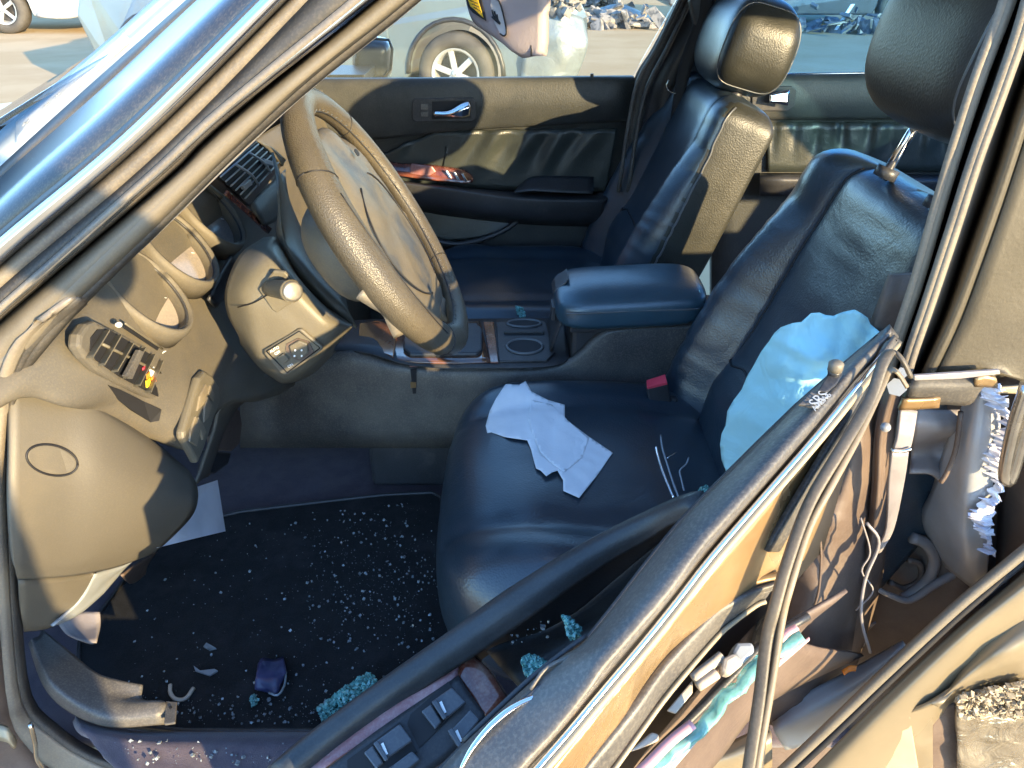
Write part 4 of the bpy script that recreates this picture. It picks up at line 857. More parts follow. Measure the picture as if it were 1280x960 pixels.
sk_ = patch('inner_skin', [GL(0, (1205, 500, .08), (1222, 488, .065), (1240, 492, .06), (1250, 490, .06)), GL(0, (1180, 560, .11), (1210, 555, .06), (1236, 560, .055), (1250, 560, .06)),
                     GL(0, (1165, 610, .13), (1200, 620, .07), (1225, 630, .06), (1238, 625, .06)), GL(0, (1150, 650, .15), (1195, 680, .08), (1220, 700, .07), (1236, 700, .07)),
                     GL(0, (1170, 700, .16), (1195, 720, .11), (1215, 735, .10), (1230, 740, .10))], M['silver'], n=6, th=.006, disp=.006, dsc=16); sk_.parent = bp
tube('flange_strut', GL(.07, (1201, 515), (1195, 560), (1184, 590), (1176, 603)), .0025, M['brown']).parent = bp
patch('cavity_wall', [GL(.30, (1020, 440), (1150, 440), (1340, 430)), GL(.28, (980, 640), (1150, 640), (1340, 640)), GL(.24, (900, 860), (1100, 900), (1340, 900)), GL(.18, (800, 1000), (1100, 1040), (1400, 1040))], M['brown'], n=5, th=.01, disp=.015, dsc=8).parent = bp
patch('dark_rail', [GL(.10, (1290, 480), (1262, 520), (1250, 600), (1244, 720)), GL(.05, (1330, 480), (1300, 520), (1290, 600), (1290, 720))], M['brown'], n=4).parent = bp
tube('chrome_bar', GL(.03, (1284, 480), (1268, 530), (1256, 590), (1262, 600), (1275, 560), (1290, 500)), .006, M['chromed']).parent = bp
# torn edge: ragged strip
random.seed(3); prs = []; vs = []; fs = []
E0 = resample(GL(.052, (1247, 478), (1256, 505), (1262, 530), (1254, 565), (1252, 590), (1248, 620), (1236, 650), (1240, 690)), 110)
for i, p in enumerate(E0):
    wv = .008+.012*random.random()**2+.006*math.sin(i*.17)
    d = V((-1, 0, .1))
    vs += [p+V((random.uniform(-.003, .004), -.006*random.random(), random.uniform(-.003, .003))), p+d*wv*.5+V((0, -.008*random.random(), 0)), p+d*wv+V((0, .004*random.random(), 0))]
fs = [(i*3+k, i*3+k+1, i*3+k+4, i*3+k+3) for i in range(109) for k in (0, 1)]
o = mk('torn_edge', vs, fs, M['foam'], bp, False); s = o.modifiers.new('s', 'SOLIDIFY'); s.thickness = .002
tube('hose', GL(.14, (1140, 672), (1158, 680), (1168, 700), (1160, 725), (1140, 742), (1128, 748)), .007, M['grim']).parent = bp
tube('hose', GL(.13, (1094, 735), (1115, 745), (1138, 750), (1170, 730), (1196, 716), (1230, 700)), [.003, .005, .006], M['grim']).parent = bp
tube('hose', GL(.15, (1135, 700), (1150, 705), (1150, 725), (1130, 735), (1112, 728)), .004, M['brown']).parent = bp
plate('hose_clip', GL(.12, (1192, 712), (1206, 706), (1206, 718), (1194, 722)), M['silver'], bp, th=.008, bev=.002)
tube('green_nut', [G(1121, 484, .05), G(1121, 484, .04)], .0085, M['greyp'], n=1, sides=6, smooth=False).parent = bp
tube('green_nut', [G(1128, 466, .045), G(1128, 466, .038)], .005, M['greyp'], n=1, sides=6, smooth=False).parent = bp
tube('bolt', [G(1107, 534, .09), G(1107, 534, .083)], .005, M['silver'], n=1, sides=10).parent = bp
patch('torn_lining', [GL(0, (1062, 520, .12), (1085, 505, .11), (1108, 500, .13)), GL(0, (1035, 600, .11), (1065, 590, .09), (1095, 590, .12)), GL(0, (1005, 680, .10), (1040, 670, .085), (1085, 670, .11)),
                      GL(0, (985, 750, .09), (1030, 750, .07), (1075, 745, .10)), GL(0, (965, 830, .07), (1010, 840, .06), (1060, 840, .09)), GL(0, (930, 900, .06), (985, 910, .05), (1040, 915, .07))], M['brown'], n=6, th=.003, disp=.014, dsc=26, seed=9).parent = bp
for k in range(4):
    u0 = random.uniform(1010, 1085); v0 = random.uniform(560, 660); q = [(u0, v0, random.uniform(.04, .08))]
    for j in range(4): q.append((q[-1][0]+random.uniform(-26, 16), q[-1][1]+random.uniform(22, 50), q[-1][2]+random.uniform(-.012, .012)))
    tube('cable', GL(0, *q), random.choice((.0010, .0014, .0018)), M[random.choice(('grim', 'blk', 'brown', 'blk'))], n=5, sides=6).parent = bp
for k in range(14):
    u, v = random.uniform(1000, 1100), random.uniform(680, 830)
    p = G(u, v, .15); sub(plate('wiring_scrap', [p+V((random.uniform(-.012, .012), random.uniform(-.004, .004), random.uniform(-.012, .012))) for _ in range(4)], M[random.choice(['grim', 'brown', 'blk'])], th=.003, bev=0), bp)
tube('cable', GL(.10, (1036, 650), (1044, 680), (1050, 700)), .002, M['grim']).parent = bp
tube('cable', GL(.10, (1022, 715), (1034, 705), (1036, 690), (1030, 700)), .004, M['bone']).parent = bp

# ---- sun visor
vis = shift(patch('sun_visor', [GL(0, (566, -120, .74), (600, -140, .70), (640, -150, .66), (690, -140, .62)), GL(0, (580, -20, .74), (610, -40, .69), (640, -40, .66), (682, -40, .62)),
     GL(0, (584, 8, .74), (615, 10, .69), (645, 10, .66), (677, 10, .625)), GL(0, (592, 28, .735), (618, 40, .69), (645, 45, .66), (678, 28, .63)), GL(0, (608, 40, .73), (625, 52, .69), (645, 64, .665), (677, 55, .635)),
     GL(0, (630, 52, .715), (640, 60, .69), (652, 72, .67), (671, 70, .64))], M['visor'], None, n=5, th=.018))
vis['label'] = 'grey sun visor hanging down with a yellow label'
tube('visor_seam', [p+(CP-p).normalized()*.003 for p in GL(.65, (656, -60), (660, 0), (664, 40), (664, 70))], .0012, M['seam'], n=3, sides=6).parent = vis
def VP(u, v, h=.004):
    y = .74-(u-584)/93*.115; p = G(u, v, y-.01); return p+(CP-p).normalized()*h
sub(plate('warning_label', [VP(*q) for q in ((583, -6), (594, -10), (604, 22), (593, 12), (588, 8))], M['yel'], th=.0015, bev=0), vis)
sub(plate('label_border', [VP(*q, .003) for q in ((580, -12), (598, -16), (607, 26), (591, 16), (585, 9))], M['ink'], th=.0015, bev=0), vis)
for k in range(4):
    tube('printed_line', [VP(586+k*2, -3+k*4, .0058), VP(595+k*2, -1+k*5, .0058)], .0006, M['ink'], n=1, sides=4).parent = vis
o = plate('clip_recess', [VP(*q) for q in ((616, -6), (624, 2), (630, 22), (633, 40), (630, 45), (625, 42), (618, 28), (613, 6))], M['headl'], vis, th=.001, bev=0)
tube('recess_rim', [VP(*q, .0045) for q in ((616, -6), (624, 2), (630, 22), (633, 40), (630, 45), (625, 42))], .0012, M['seam'], n=3, sides=6).parent = vis
for k, (u, v, e) in enumerate(((616, 12, 12), (619, 14, 12), (622, 18, 11))):
    tube('printed_mark', [VP(u-1, v, .006), VP(u+.5, v+7, .006), VP(u+3, v+e, .006)], .0013, M['ink'], n=3, sides=6).parent = vis
tube('printed_mark', [VP(615, 21, .006), VP(620, 26, .006), VP(625, 30, .006)], .0012, M['ink'], n=3, sides=6).parent = vis

# ================================================================== driver door, broken off its hinge, lying against the pillar
door = shift(patch('driver_door', [
    ZL(0, (1112, 405, .945), (1060, 450, .945), (998, 503, .945), (905, 595, .945), (850, 652, .945), (800, 715, .94), (735, 797, .94), (700, 822, .94), (660, 856, .94), (612, 900, .94), (570, 940, .94), (530, 985, .94)),
    ZL(0, (1113, 408, .952), (1066, 452, .952), (1008, 510, .955), (918, 605, .957), (862, 665, .957), (815, 728, .957), (755, 800, .957), (735, 820, .956), (712, 850, .954), (668, 905, .952), (624, 950, .952), (590, 1000, .952)),
    ZL(0, (1114, 414, .954), (1072, 458, .955), (1020, 520, .958), (935, 618, .962), (878, 682, .962), (835, 742, .962), (775, 812, .962), (752, 838, .961), (735, 862, .96), (695, 912, .957), (650, 960, .957), (620, 1005, .957)),
    ZL(0, (1114, 422, .950), (1078, 464, .950), (1018, 538, .950), (950, 615, .95), (885, 690, .95), (842, 745, .95), (800, 797, .95), (772, 830, .95), (740, 868, .95), (705, 910, .95), (663, 958, .95), (630, 1000, .95)),
    ], M['blkd'], None, n=4, th=.012))
door['label'] = 'driver door knocked askew, its belt rail running diagonally, outer skin torn away'
pb = [V((p.x, p.y, p.z)) for p in ZL(.952, (1114, 425), (1080, 465), (1018, 541), (950, 619), (885, 694), (842, 749), (800, 801), (740, 872), (705, 914), (663, 962), (620, 1012))]
for off, r_, mm, nm, dz in ((.0025, .0022, 'chrome', 'chrome_molding', .0), (.0060, .0022, 'cream', 'painted_lip', -.002)):
    n_ = V((.72, -.69, 0)); tube(nm, [p+n_*off+V((0, 0, dz)) for p in pb], r_, M[mm], n=3, sides=10).parent = door
w0 = ZL(0, (1106, 414, .93), (1056, 456, .93), (996, 508, .93), (903, 600, .93), (848, 657, .93), (798, 720, .93), (733, 803, .93), (698, 828, .925), (658, 861, .925), (610, 905, .925), (568, 946, .925), (528, 990, .925), (480, 1060, .925))
patch('door_inner_wall', [w0, [p+V((0, 0, -.1)) for p in w0], [p+V((0, 0, -.26)) for p in w0]], M['blk'], n=2, th=.003).parent = door
sh0 = [p+V((-.060, .058, -.24)) for p in ZL(.952, (1112, 430), (1018, 545), (885, 700), (740, 880), (620, 1020), (520, 1180))]
sh0 = [sh0[0]+V((.06, .06, .03))]+sh0
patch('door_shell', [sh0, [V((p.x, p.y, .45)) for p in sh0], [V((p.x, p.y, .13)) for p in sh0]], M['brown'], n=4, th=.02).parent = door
# metal behind the molding
patch('torn_inner_skin', [ZL(.935, (1085, 480), (1030, 548), (965, 625), (898, 703), (815, 812), (757, 882), (690, 965), (650, 1010)), ZL(.915, (1080, 500), (1035, 580), (975, 665), (912, 735), (828, 815), (775, 890), (720, 960), (680, 1010)),
                          ZL(.90, (1070, 520), (1040, 600), (990, 690), (945, 738), (840, 815), (790, 890), (738, 960), (700, 1010))], M['gold'], n=5, th=.004, disp=.006, dsc=16).parent = door
patch('crumpled_bracket', [ZL(0, (1042, 552, .90), (1015, 590, .90), (985, 620, .90), (940, 655, .91)), ZL(0, (1045, 590, .87), (1015, 630, .875), (980, 660, .88), (925, 690, .90)), ZL(0, (1030, 640, .86), (1000, 680, .865), (965, 705, .865), (905, 725, .89)),
                           ZL(0, (1005, 700, .85), (985, 715, .85), (955, 728, .855), (925, 740, .87))], M['gold'], n=6, th=.004, disp=.008, dsc=22, seed=4).parent = door
patch('window_channel', [ZL(.90, (972, 722), (955, 727), (920, 735), (900, 743), (837, 806), (795, 855), (738, 928), (690, 985)), ZL(.905, (968, 732), (950, 738), (915, 755), (895, 768), (837, 830), (798, 885), (745, 950), (705, 1000)),
                         ZL(.89, (955, 752), (945, 755), (915, 778), (894, 797), (837, 862), (800, 912), (758, 970), (720, 1010))], M['blkd'], n=4, th=.006).parent = door
tube('channel_edge', ZL(.892, (957, 752), (945, 757), (917, 778), (896, 797), (839, 864), (802, 914), (760, 972), (725, 1012)), .0018, M['cream'], n=4).parent = door
tube('channel_edge', ZL(.902, (975, 720), (955, 724), (918, 733), (898, 743), (835, 807), (793, 856), (736, 930), (690, 985)), .0035, M['gold'], n=4).parent = door
plate('cream_clip', ZL(.86, (922, 803), (942, 802), (945, 815), (925, 834), (915, 815)), M['greyp'], door, th=.02, bev=.003)
plate('cream_clip', ZL(.865, (905, 822), (918, 815), (932, 828), (912, 845), (902, 838)), M['bone'], door, th=.015, bev=.003)
for (a, b, c, d_) in ((866, 848, 902, 820), (872, 858, 896, 842)):
    tube('clip_arm', ZL(.86, (a, b), (c, d_)), .004, M['bone']).parent = door
plate('inner_plate', ZL(.855, (834, 888), (866, 850), (866, 866), (845, 892)), M['bone'], door, th=.004, bev=.001)
plate('cream_clip', ZL(.86, (786, 940), (815, 915), (824, 918), (824, 926), (800, 936)), M['bone'], door, th=.008, bev=.002)
tube('regulator_rail', ZL(.845, (1010, 770), (960, 800), (922, 838), (870, 892), (820, 940), (790, 975)), .0035, M['blk']).parent = door
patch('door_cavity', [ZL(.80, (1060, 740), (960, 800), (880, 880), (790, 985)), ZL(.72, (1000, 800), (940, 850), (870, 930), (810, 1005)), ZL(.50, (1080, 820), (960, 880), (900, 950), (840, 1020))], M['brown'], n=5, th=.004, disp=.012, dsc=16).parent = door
rail = tube('broken_glass_rail', ZL(.86, (1000, 794), (975, 812), (945, 832), (925, 858), (905, 872), (892, 892), (872, 915), (840, 938), (812, 962)), .0055, M['cr1'], door, sides=10, flat=.6, label='rail packed with teal glass crumbs')
for v_ in rail.data.vertices: v_.co += V([random.uniform(-.0012, .0012) for _ in range(3)])
tube('pink_strip', ZL(.866, (996, 784), (985, 790), (975, 800)), .003, M['pink'], flat=.5).parent = door
tube('pink_strip', ZL(.866, (866, 905), (840, 925), (810, 955), (795, 968)), .004, M['pink'], flat=.5).parent = door
plate('rail_plate', ZL(.852, (1012, 795), (1013, 800), (955, 850), (950, 842)), M['pink'], door, th=.004, bev=.001)
plate('rail_plate', ZL(.852, (872, 915), (880, 918), (842, 962), (825, 962)), M['greyp'], door, th=.006, bev=.001)
# inner arm: rail, wood plate, pocket
aro = ZL(0, (900, 628, .90), (868, 634, .88), (820, 652, .855), (760, 680, .835), (700, 712, .82), (640, 748, .805), (580, 792, .79), (480, 866, .775), (400, 925, .765), (340, 975, .76))
ari = ZL(0, (895, 640, .885), (862, 645, .875), (818, 665, .85), (765, 690, .83), (712, 726, .815), (655, 770, .80), (600, 806, .785), (500, 868, .77), (420, 928, .76), (360, 978, .755))
arm = [(a+b)/2+V((0, 0, .008)) for a, b in zip(aro, ari)]
drop = [p+V((-.004, .004, -.06)) for p in aro]
patch('door_arm', [drop, [p+V((-.002, .002, -.008)) for p in aro], arm, ari], M['arm'], n=4, th=.01).parent = door
arl = ZL(0, (893, 646, .87), (858, 655, .855), (810, 690, .83), (762, 730, .80), (720, 765, .775), (675, 790, .755), (606, 812, .765), (505, 872, .755), (425, 932, .75), (364, 982, .745))
patch('arm_inner_face', [ari, [(a+b)/2+V((0, 0, -.006)) for a, b in zip(ari, arl)], arl], M['arm2'], n=4, th=.006).parent = door
tube('arm_highlight', [p+V((0, 0, .002)) for p in aro], .0016, M['pip'], n=4).parent = door  # pale tube paints a highlight along the arm edge
patch('door_pocket', [arl[:7], ZL(0, (930, 640, .84), (895, 672, .82), (850, 720, .79), (790, 765, .765), (740, 790, .745), (690, 820, .735), (640, 850, .73)),
                      ZL(0, (960, 650, .86), (930, 690, .84), (890, 740, .82), (850, 790, .80), (810, 830, .78), (760, 870, .76), (700, 910, .75))], M['arm'], n=5, th=.006).parent = door
wt = patch('wood_switch_plate', [ZL(0, (577, 815, .772), (540, 842, .775), (495, 872, .773), (440, 916, .769), (385, 962, .765), (350, 990, .763)), ZL(0, (574, 830, .777), (540, 854, .778), (501, 880, .776), (450, 919, .772), (396, 961, .768), (366, 985, .765)),
      ZL(0, (572, 846, .777), (540, 868, .778), (507, 890, .776), (460, 923, .772), (407, 960, .768), (383, 980, .765))], M['woodd'], n=5, th=.006); wt.parent = door
patch('wood_end', [ZL(.777, (572, 846), (590, 871), (607, 898)), ZL(.7795, (578, 828), (600, 852), (620, 884)), ZL(.776, (584, 815), (608, 836), (632, 872)), ZL(.765, (592, 815), (614, 838), (638, 874))], M['wood'], n=5, th=.006).parent = door
sub(patch('switch_bezel', [ZL(.7785, (573, 844), (540, 866), (507, 888), (460, 921), (400, 968)), ZL(.7785, (590, 870), (560, 896), (525, 922), (490, 950), (440, 985)), ZL(.777, (610, 897), (590, 920), (560, 948), (530, 970), (500, 1000))], M['blk'], n=4, th=.004), door)
def SW(pts, mm, h, nm, th=.004, bev=.0015): return plate(nm, [Z(a, b, .7795+h) for a, b in pts], M[mm], door, th=th, bev=bev)
SW(((560, 852), (582, 878), (560, 900), (524, 935), (509, 905), (513, 893)), 'hole', .0008, 'switch_well', .001, 0)
SW(((500, 902), (522, 940), (480, 975), (435, 985), (434, 950)), 'hole', .0008, 'switch_well', .001, 0)
M['sw'] = mat('window_switch_plastic', (.05, .055, .065), .22, (.07, .075, .085), 9, spec=.7, dust=.25, dustc=(.16, .16, .16))
SW(((540, 876), (565, 858), (583, 878), (556, 900)), 'sw', .009, 'window_switch'); SW(((526, 889), (539, 879), (553, 902), (544, 912)), 'sw', .005, 'window_switch')
SW(((560, 916), (588, 886), (600, 900), (572, 934)), 'sw', .007, 'window_switch'); SW(((467, 928), (500, 904), (516, 926), (482, 950)), 'sw', .009, 'window_switch')
SW(((454, 941), (466, 931), (480, 953), (470, 962)), 'sw', .005, 'window_switch'); SW(((478, 965), (515, 938), (526, 950), (500, 970)), 'sw', .006, 'window_switch')
for (a, b) in ((540, 876), (467, 928), (560, 912)):
    SW(((a+9, b+2), (a+12, b), (a+18, b+14), (a+15, b+16)), 'whi', .0105, 'switch_mark', .001, 0)
    SW(((a-1, b+1), (a+5, b-3), (a+19, b+21), (a+14, b+24)), 'sw', .0118, 'switch_ridge', .003, .001)
# handle cup
patch('handle_cup', [ZL(.935, (735, 797), (705, 818), (665, 850), (622, 890), (580, 930)), ZL(.90, (740, 815), (712, 838), (678, 868), (640, 900), (600, 945)), ZL(.90, (760, 818), (735, 848), (705, 885), (668, 925), (630, 970))], M['blk'], n=5, th=.003).parent = door
hc = [Z(*q, .945) for q in ((575, 962), (590, 935), (615, 905), (645, 882), (680, 868), (716, 862))]
tube('release_lever', hc, [.001, .0018, .0022, .0018, .001], M['chrome'], door, n=6, sides=12, flat=.7)
tube('handle_rim', ZL(.944, (663, 862), (680, 838), (700, 826), (722, 818), (738, 816)), .0013, M['blkd']).parent = door
tube('handle_rim', ZL(.944, (650, 880), (675, 858), (700, 846), (716, 845)), .0014, M['blk']).parent = door
patch('painted_sun_edge', [ZL(.943, (698, 834), (710, 826), (731, 819)), ZL(.941, (704, 838), (714, 832), (730, 828))], M['cream'], n=3).parent = door  # cream strips paint sunlight on the black cup rim
patch('painted_sun_edge', [ZL(.945, (672, 875), (684, 869), (694, 867)), ZL(.943, (674, 880), (684, 876), (690, 873))], M['cream'], n=3).parent = door
plate('handle_void', ZL(.938, (596, 948), (612, 924), (640, 902), (680, 884), (655, 915), (620, 950), (590, 980)), M['hole'], door, th=.002, bev=0)
# lock pin and airbag tab
lp = Z(1038, 478, .957)
plate('lock_escutcheon', ZL(.962, (1022, 488), (1034, 470), (1048, 462), (1054, 466), (1046, 480), (1034, 490)), M['blk'], door, th=.003, bev=.001)
tube('lock_pin', [lp, lp+V((.001, 0, .006)), lp+V((.001, 0, .010))], [.0045, .0042, .0050], M['blk'], n=2, sides=16).parent = door
tube('lock_pin_cap', [lp+V((.001, 0, .010)), lp+V((.001, 0, .016)), lp+V((.001, 0, .018))], [.0052, .0054, .003], M['tanp'], n=2, sides=16).parent = door
plate('airbag_tab', ZL(.960, (998, 505), (1014, 488), (1032, 490), (1036, 494), (1026, 506), (1018, 508)), M['blkd'], door, th=.003, bev=.001)
dA = (Z(1030, 500, .96)-Z(1018, 512, .96)); dU = Z(1018, 495, .96)-Z(1026, 503, .96)
text('print', 'SRS', Z(1024, 499, .9615), .011, dA, dU, M['greyp'], door); text('print', 'AIRBAG', Z(1027, 502, .9613), .006, dA, dU, M['greyp'], door)
# torn weatherstrips, hooked over the latch
W1 = ZL(0, (1138, 470, .955), (1128, 450, .962), (1116, 440, .965), (1105, 450, .965), (1087, 500, .955), (1052, 560, .95), (1012, 628, .94), (985, 700, .93), (968, 760, .92), (958, 800, .91), (948, 880, .90), (936, 958, .89), (932, 990, .88))
W2 = ZL(0, (1134, 484, .945), (1122, 466, .95), (1112, 463, .952), (1104, 480, .95), (1076, 540, .945), (1042, 603, .94), (1012, 660, .93), (988, 735, .92), (978, 775, .91), (966, 850, .90), (948, 955, .89), (946, 990, .88))
o = tube('torn_weatherstrip', W1, .0042, M['strip'], n=5, sides=12, flat=.45); o.parent = door
o = tube('torn_weatherstrip', W2, .0026, M['strip2'], n=5, sides=10, flat=.6); o.parent = door
patch('rubber_web', [W1[4:], [(a+b)/2+V((0, .004, -.005)) for a, b in zip(W1[4:], W2[4:]+[W2[-1]])][:len(W1[4:])], (W2+[W2[-1]])[4:4+len(W1[4:])]], M['rub'], n=3, th=.004).parent = door
patch('frame_stub', [ZL(0, (1118, 418, .955), (1110, 436, .955), (1062, 520, .945), (1005, 615, .93), (960, 690, .915)), ZL(0, (1128, 428, .95), (1118, 444, .945), (1078, 515, .935), (1025, 600, .92), (975, 690, .905))], M['blkd'], n=4, th=.005).parent = door

quadrows('rear_door_shell', [[(.52, .06, .93), (.9, .03, .93), (1.3, .05, .93), (1.75, .1, .93)], [(.54, .03, .6), (.9, -.02, .6), (1.3, .02, .6), (1.75, .05, .6)], [(.50, .08, .2), (.9, .05, .2), (1.3, .06, .2), (1.75, .1, .2)]], M['paint'], .03)
quadrows('post_shell', [[(.235, .075, .70), (.345, .16, .70), (.44, .18, .92), (.56, .10, .93)], [(.235, .085, .60), (.33, .20, .60), (.44, .22, .6), (.56, .10, .6)], [(.20, .08, .2), (.28, .16, .2), (.44, .16, .2), (.56, .10, .2)]], M['brown'], .015)  # front column added to close a sun leak onto the cushion
quadrows('post_sun_blocker', [[(.375, .15, .945), (.44, .15, .945), (.56, .11, .945)], [(.36, .15, .80), (.44, .16, .8), (.56, .11, .8)], [(.345, .16, .69), (.44, .17, .69), (.56, .11, .69)]], M['brown'], .01)  # unseen plate added to keep a sun patch off the cloth
# ================================================================== crushed near rear door
rb = shift(patch('rear_door_skin', [GL(0, (1420, 590, .01), (1290, 706, .0), (1200, 782, -.01), (1100, 875, -.02), (1000, 975, -.03)), GL(0, (1420, 610, -.0), (1300, 722, -.015), (1212, 795, -.022), (1115, 888, -.032), (1020, 985, -.042)),
       GL(0, (1420, 660, -.0), (1300, 765, -.015), (1225, 830, -.022), (1130, 915, -.032), (1060, 990, -.042)), GL(0, (1420, 700, .015), (1310, 790, .0), (1232, 850, -.008), (1150, 930, -.018), (1090, 1000, -.028))], M['champ'], None, n=6, th=.004, disp=.004, dsc=8))
rb['label'] = 'crushed champagne rear door skin with torn lower folds'
tube('door_seal', GL(0, (1420, 570, .01), (1285, 685, .0), (1200, 755, -.01), (1110, 838, -.02), (1040, 905, -.03), (955, 985, -.04)), .0055, M['tanp'], n=4).parent = rb
tube('seal_groove', GL(0, (1420, 580, .015), (1288, 694, .005), (1200, 768, -.005), (1110, 852, -.015), (1040, 920, -.025), (970, 985, -.035)), .004, M['hole'], n=4).parent = rb
patch('folded_panel', [GL(0, (1350, 740, -.01), (1270, 775, -.015), (1215, 820, -.02), (1180, 870, -.03)), GL(0, (1350, 790, -.035), (1270, 812, -.035), (1210, 848, -.035), (1165, 882, -.04)), GL(0, (1350, 835, -.02), (1280, 850, -.02), (1210, 868, -.025), (1130, 894, -.03))], M['champ'], n=6, th=.004, disp=.008, dsc=14).parent = rb
for k, (A_, B_, mm) in enumerate(((((1122, 886), (1136, 888)), ((1100, 972), (1150, 972)), 'cream'), (((1136, 888), (1166, 886)), ((1148, 972), (1166, 972)), 'champ'), (((1166, 884), (1194, 880)), ((1164, 972), (1200, 972)), 'brown'),
        (((1196, 884), (1300, 892)), ((1198, 975), (1300, 975)), 'crump'), (((1080, 915), (1124, 896)), ((1040, 975), (1104, 975)), 'grim'), (((1192, 868), (1300, 846)), ((1200, 900), (1300, 915)), 'crump'))):
    a0, a1 = GL(-.03+.006*(k % 3), *A_); b0, b1 = GL(-.03+.006*(k % 3), *B_)
    rr_ = [[a0.lerp(a1, i/4).lerp(b0.lerp(b1, i/4), j/4) for i in range(5)] for j in range(5)]
    patch('torn_metal_flap', rr_, M[mm], rb, n=5, th=.004, disp=.010 if mm == 'crump' else .005, dsc=26, seed=k*3)
def shards(name, cen, n, size, mm, parent=None, spread=(1, 1, 1), seed=1, flat=1):
    rn = random.Random(seed); vs = []; fs = []
    for i in range(n):
        c = cen(rn) if callable(cen) else V(cen)+V([rn.gauss(0, spread[k]) for k in range(3)])
        if c is None: continue
        s = size*(.35+1.9*rn.random()**5) if name == 'glass_crumbs' else size*rn.uniform(.5, 1.5); b = len(vs); an_ = [rn.uniform(.25, 2.4) for _ in range(3)] if name == 'scrap_heap' else (1, 1, 1)
        ax = V([rn.gauss(0, 1) for _ in range(3)]).normalized(); q = Matrix.Rotation(rn.uniform(0, 6.28), 3, ax)
        for x in (-1, 1):
            for y in (-1, 1):
                for z in (-1, 1): vs.append(c+q @ V((x*s*an_[0]*rn.uniform(.5, 1), y*s*an_[1]*rn.uniform(.5, 1), z*s*an_[2]*flat*rn.uniform(.4, .9))))
        fs += [(b, b+1, b+3, b+2), (b+4, b+6, b+7, b+5), (b, b+4, b+5, b+1), (b+2, b+3, b+7, b+6), (b, b+2, b+6, b+4), (b+1, b+5, b+7, b+3)]
    return mk(name, vs, fs, M[mm], parent, False)
def onpx(poly, y):
    xs = [p[0] for p in poly]; ys = [p[1] for p in poly]
    def inside(u, v):
        r = False; j = len(poly)-1
        for i in range(len(poly)):
            a, b = poly[i], poly[j]
            if (a[1] > v) != (b[1] > v) and u < (b[0]-a[0])*(v-a[1])/(b[1]-a[1])+a[0]: r = not r
            j = i
        return r
    def f(rn):
        for _ in range(30):
            u, v = rn.uniform(min(xs), max(xs)), rn.uniform(min(ys), max(ys))
            if inside(u, v): return y(u, v, rn)
        return None
    return f
o = shards('shredded_fibre', onpx(((1195, 870), (1290, 850), (1290, 900), (1235, 890), (1200, 900)), lambda u, v, rn: G(u, v, -.03+rn.uniform(-.012, .01))), 1100, .0026, 'cream', rb, seed=5, flat=.3); o['kind'] = 'stuff'
patch('lower_sill_box', [GL(0, (1128, 800, .08), (1060, 838, .07), (1010, 865, .06), (965, 898, .06)), GL(0, (1125, 812, .05), (1062, 862, .045), (1015, 892, .04), (968, 915, .04)), GL(0, (1110, 850, .06), (1050, 900, .05), (1010, 930, .05), (982, 938, .05))], M['greyp'], n=5, th=.006).parent = rb
patch('orange_marker', [GL(.055, (1052, 838), (1062, 832), (1072, 832)), GL(.05, (1054, 842), (1062, 840), (1070, 838))], M['orange'], n=3).parent = rb
patch('broken_sill_piece', [GL(0, (870, 948, .0), (905, 930, .0), (960, 905, .0)), GL(0, (884, 955, -.02), (915, 948, -.02), (965, 930, -.02)), GL(0, (884, 985, -.02), (915, 985, -.02), (965, 985, -.02))], M['champ'], n=4, disp=.005, dsc=20).parent = rb

# ================================================================== loose things
# floor mat
mp = ZL(.262, (175, 700), (240, 655), (300, 640), (400, 628), (480, 619), (540, 616), (552, 622), (556, 650), (558, 720), (563, 800), (575, 912), (400, 914), (230, 914), (150, 905), (95, 860), (100, 800))
fm = plate('floor_mat', mp, M['matc'], None, th=.012, bev=.003)
tag(fm, 'black carpet floor mat strewn with glass in the driver footwell', 'floor mat')
tube('mat_binding', [p+V((0, 0, .001)) for p in mp]+[mp[0]], .004, M['blk'], fm, n=1, sides=6)
mpx = ((190, 720), (300, 650), (540, 625), (550, 800), (540, 905), (240, 905), (150, 860))
def crm(u, v, rn):
    w_ = math.exp(-(((u-470)/80)**2+((v-720)/75)**2))*.8+.08+.4*math.exp(-((v-890)/25)**2)
    return Z(u, v, .266) if rn.random() < w_ else None
o = shards('glass_crumbs', onpx(mpx, crm), 5200, .0012, 'cr2', None, seed=11); tag(o, 'tiny clear glass crumbs scattered over the black floor mat', 'glass', kind='stuff')
o = shards('glass_crumbs', onpx(((130, 925), (400, 925), (400, 955), (170, 955)), lambda u, v, rn: Z(u, v, .339)), 110, .0015, 'cr2', None, seed=12); tag(o, 'clear glass crumbs on the purple carpeted door sill', 'glass', kind='stuff')
def clump(poly, z, n, size, label, mm='cr1', seed=1, jit=.02, name='glass_clump'):
    o = shards(name, onpx(poly, lambda u, v, rn: Z(u, v, z+rn.uniform(0, jit))), n, size, mm, None, seed=seed)
    return tag(o, label, 'broken glass')
clump(((398, 885), (420, 868), (445, 850), (462, 840), (476, 856), (470, 885), (440, 905), (405, 905)), .27, 1300, .0022, 'large teal clump of shattered safety glass on the mat by the door arm', seed=2, jit=.03)
clump(((652, 822), (668, 818), (684, 828), (682, 838), (664, 852), (656, 840)), .765, 380, .0014, 'teal glass clump in the door pocket beside the wood switch plate', seed=3, jit=.008)
clump(((703, 770), (712, 772), (727, 786), (724, 796), (712, 800), (708, 782)), .80, 240, .0013, 'smaller teal glass clump higher up the door pocket', seed=4, jit=.008)
clump(((645, 383), (655, 385), (656, 396), (647, 396)), .535, 120, .0018, 'little heap of glass on the far passenger seat cushion', seed=5, jit=.006)
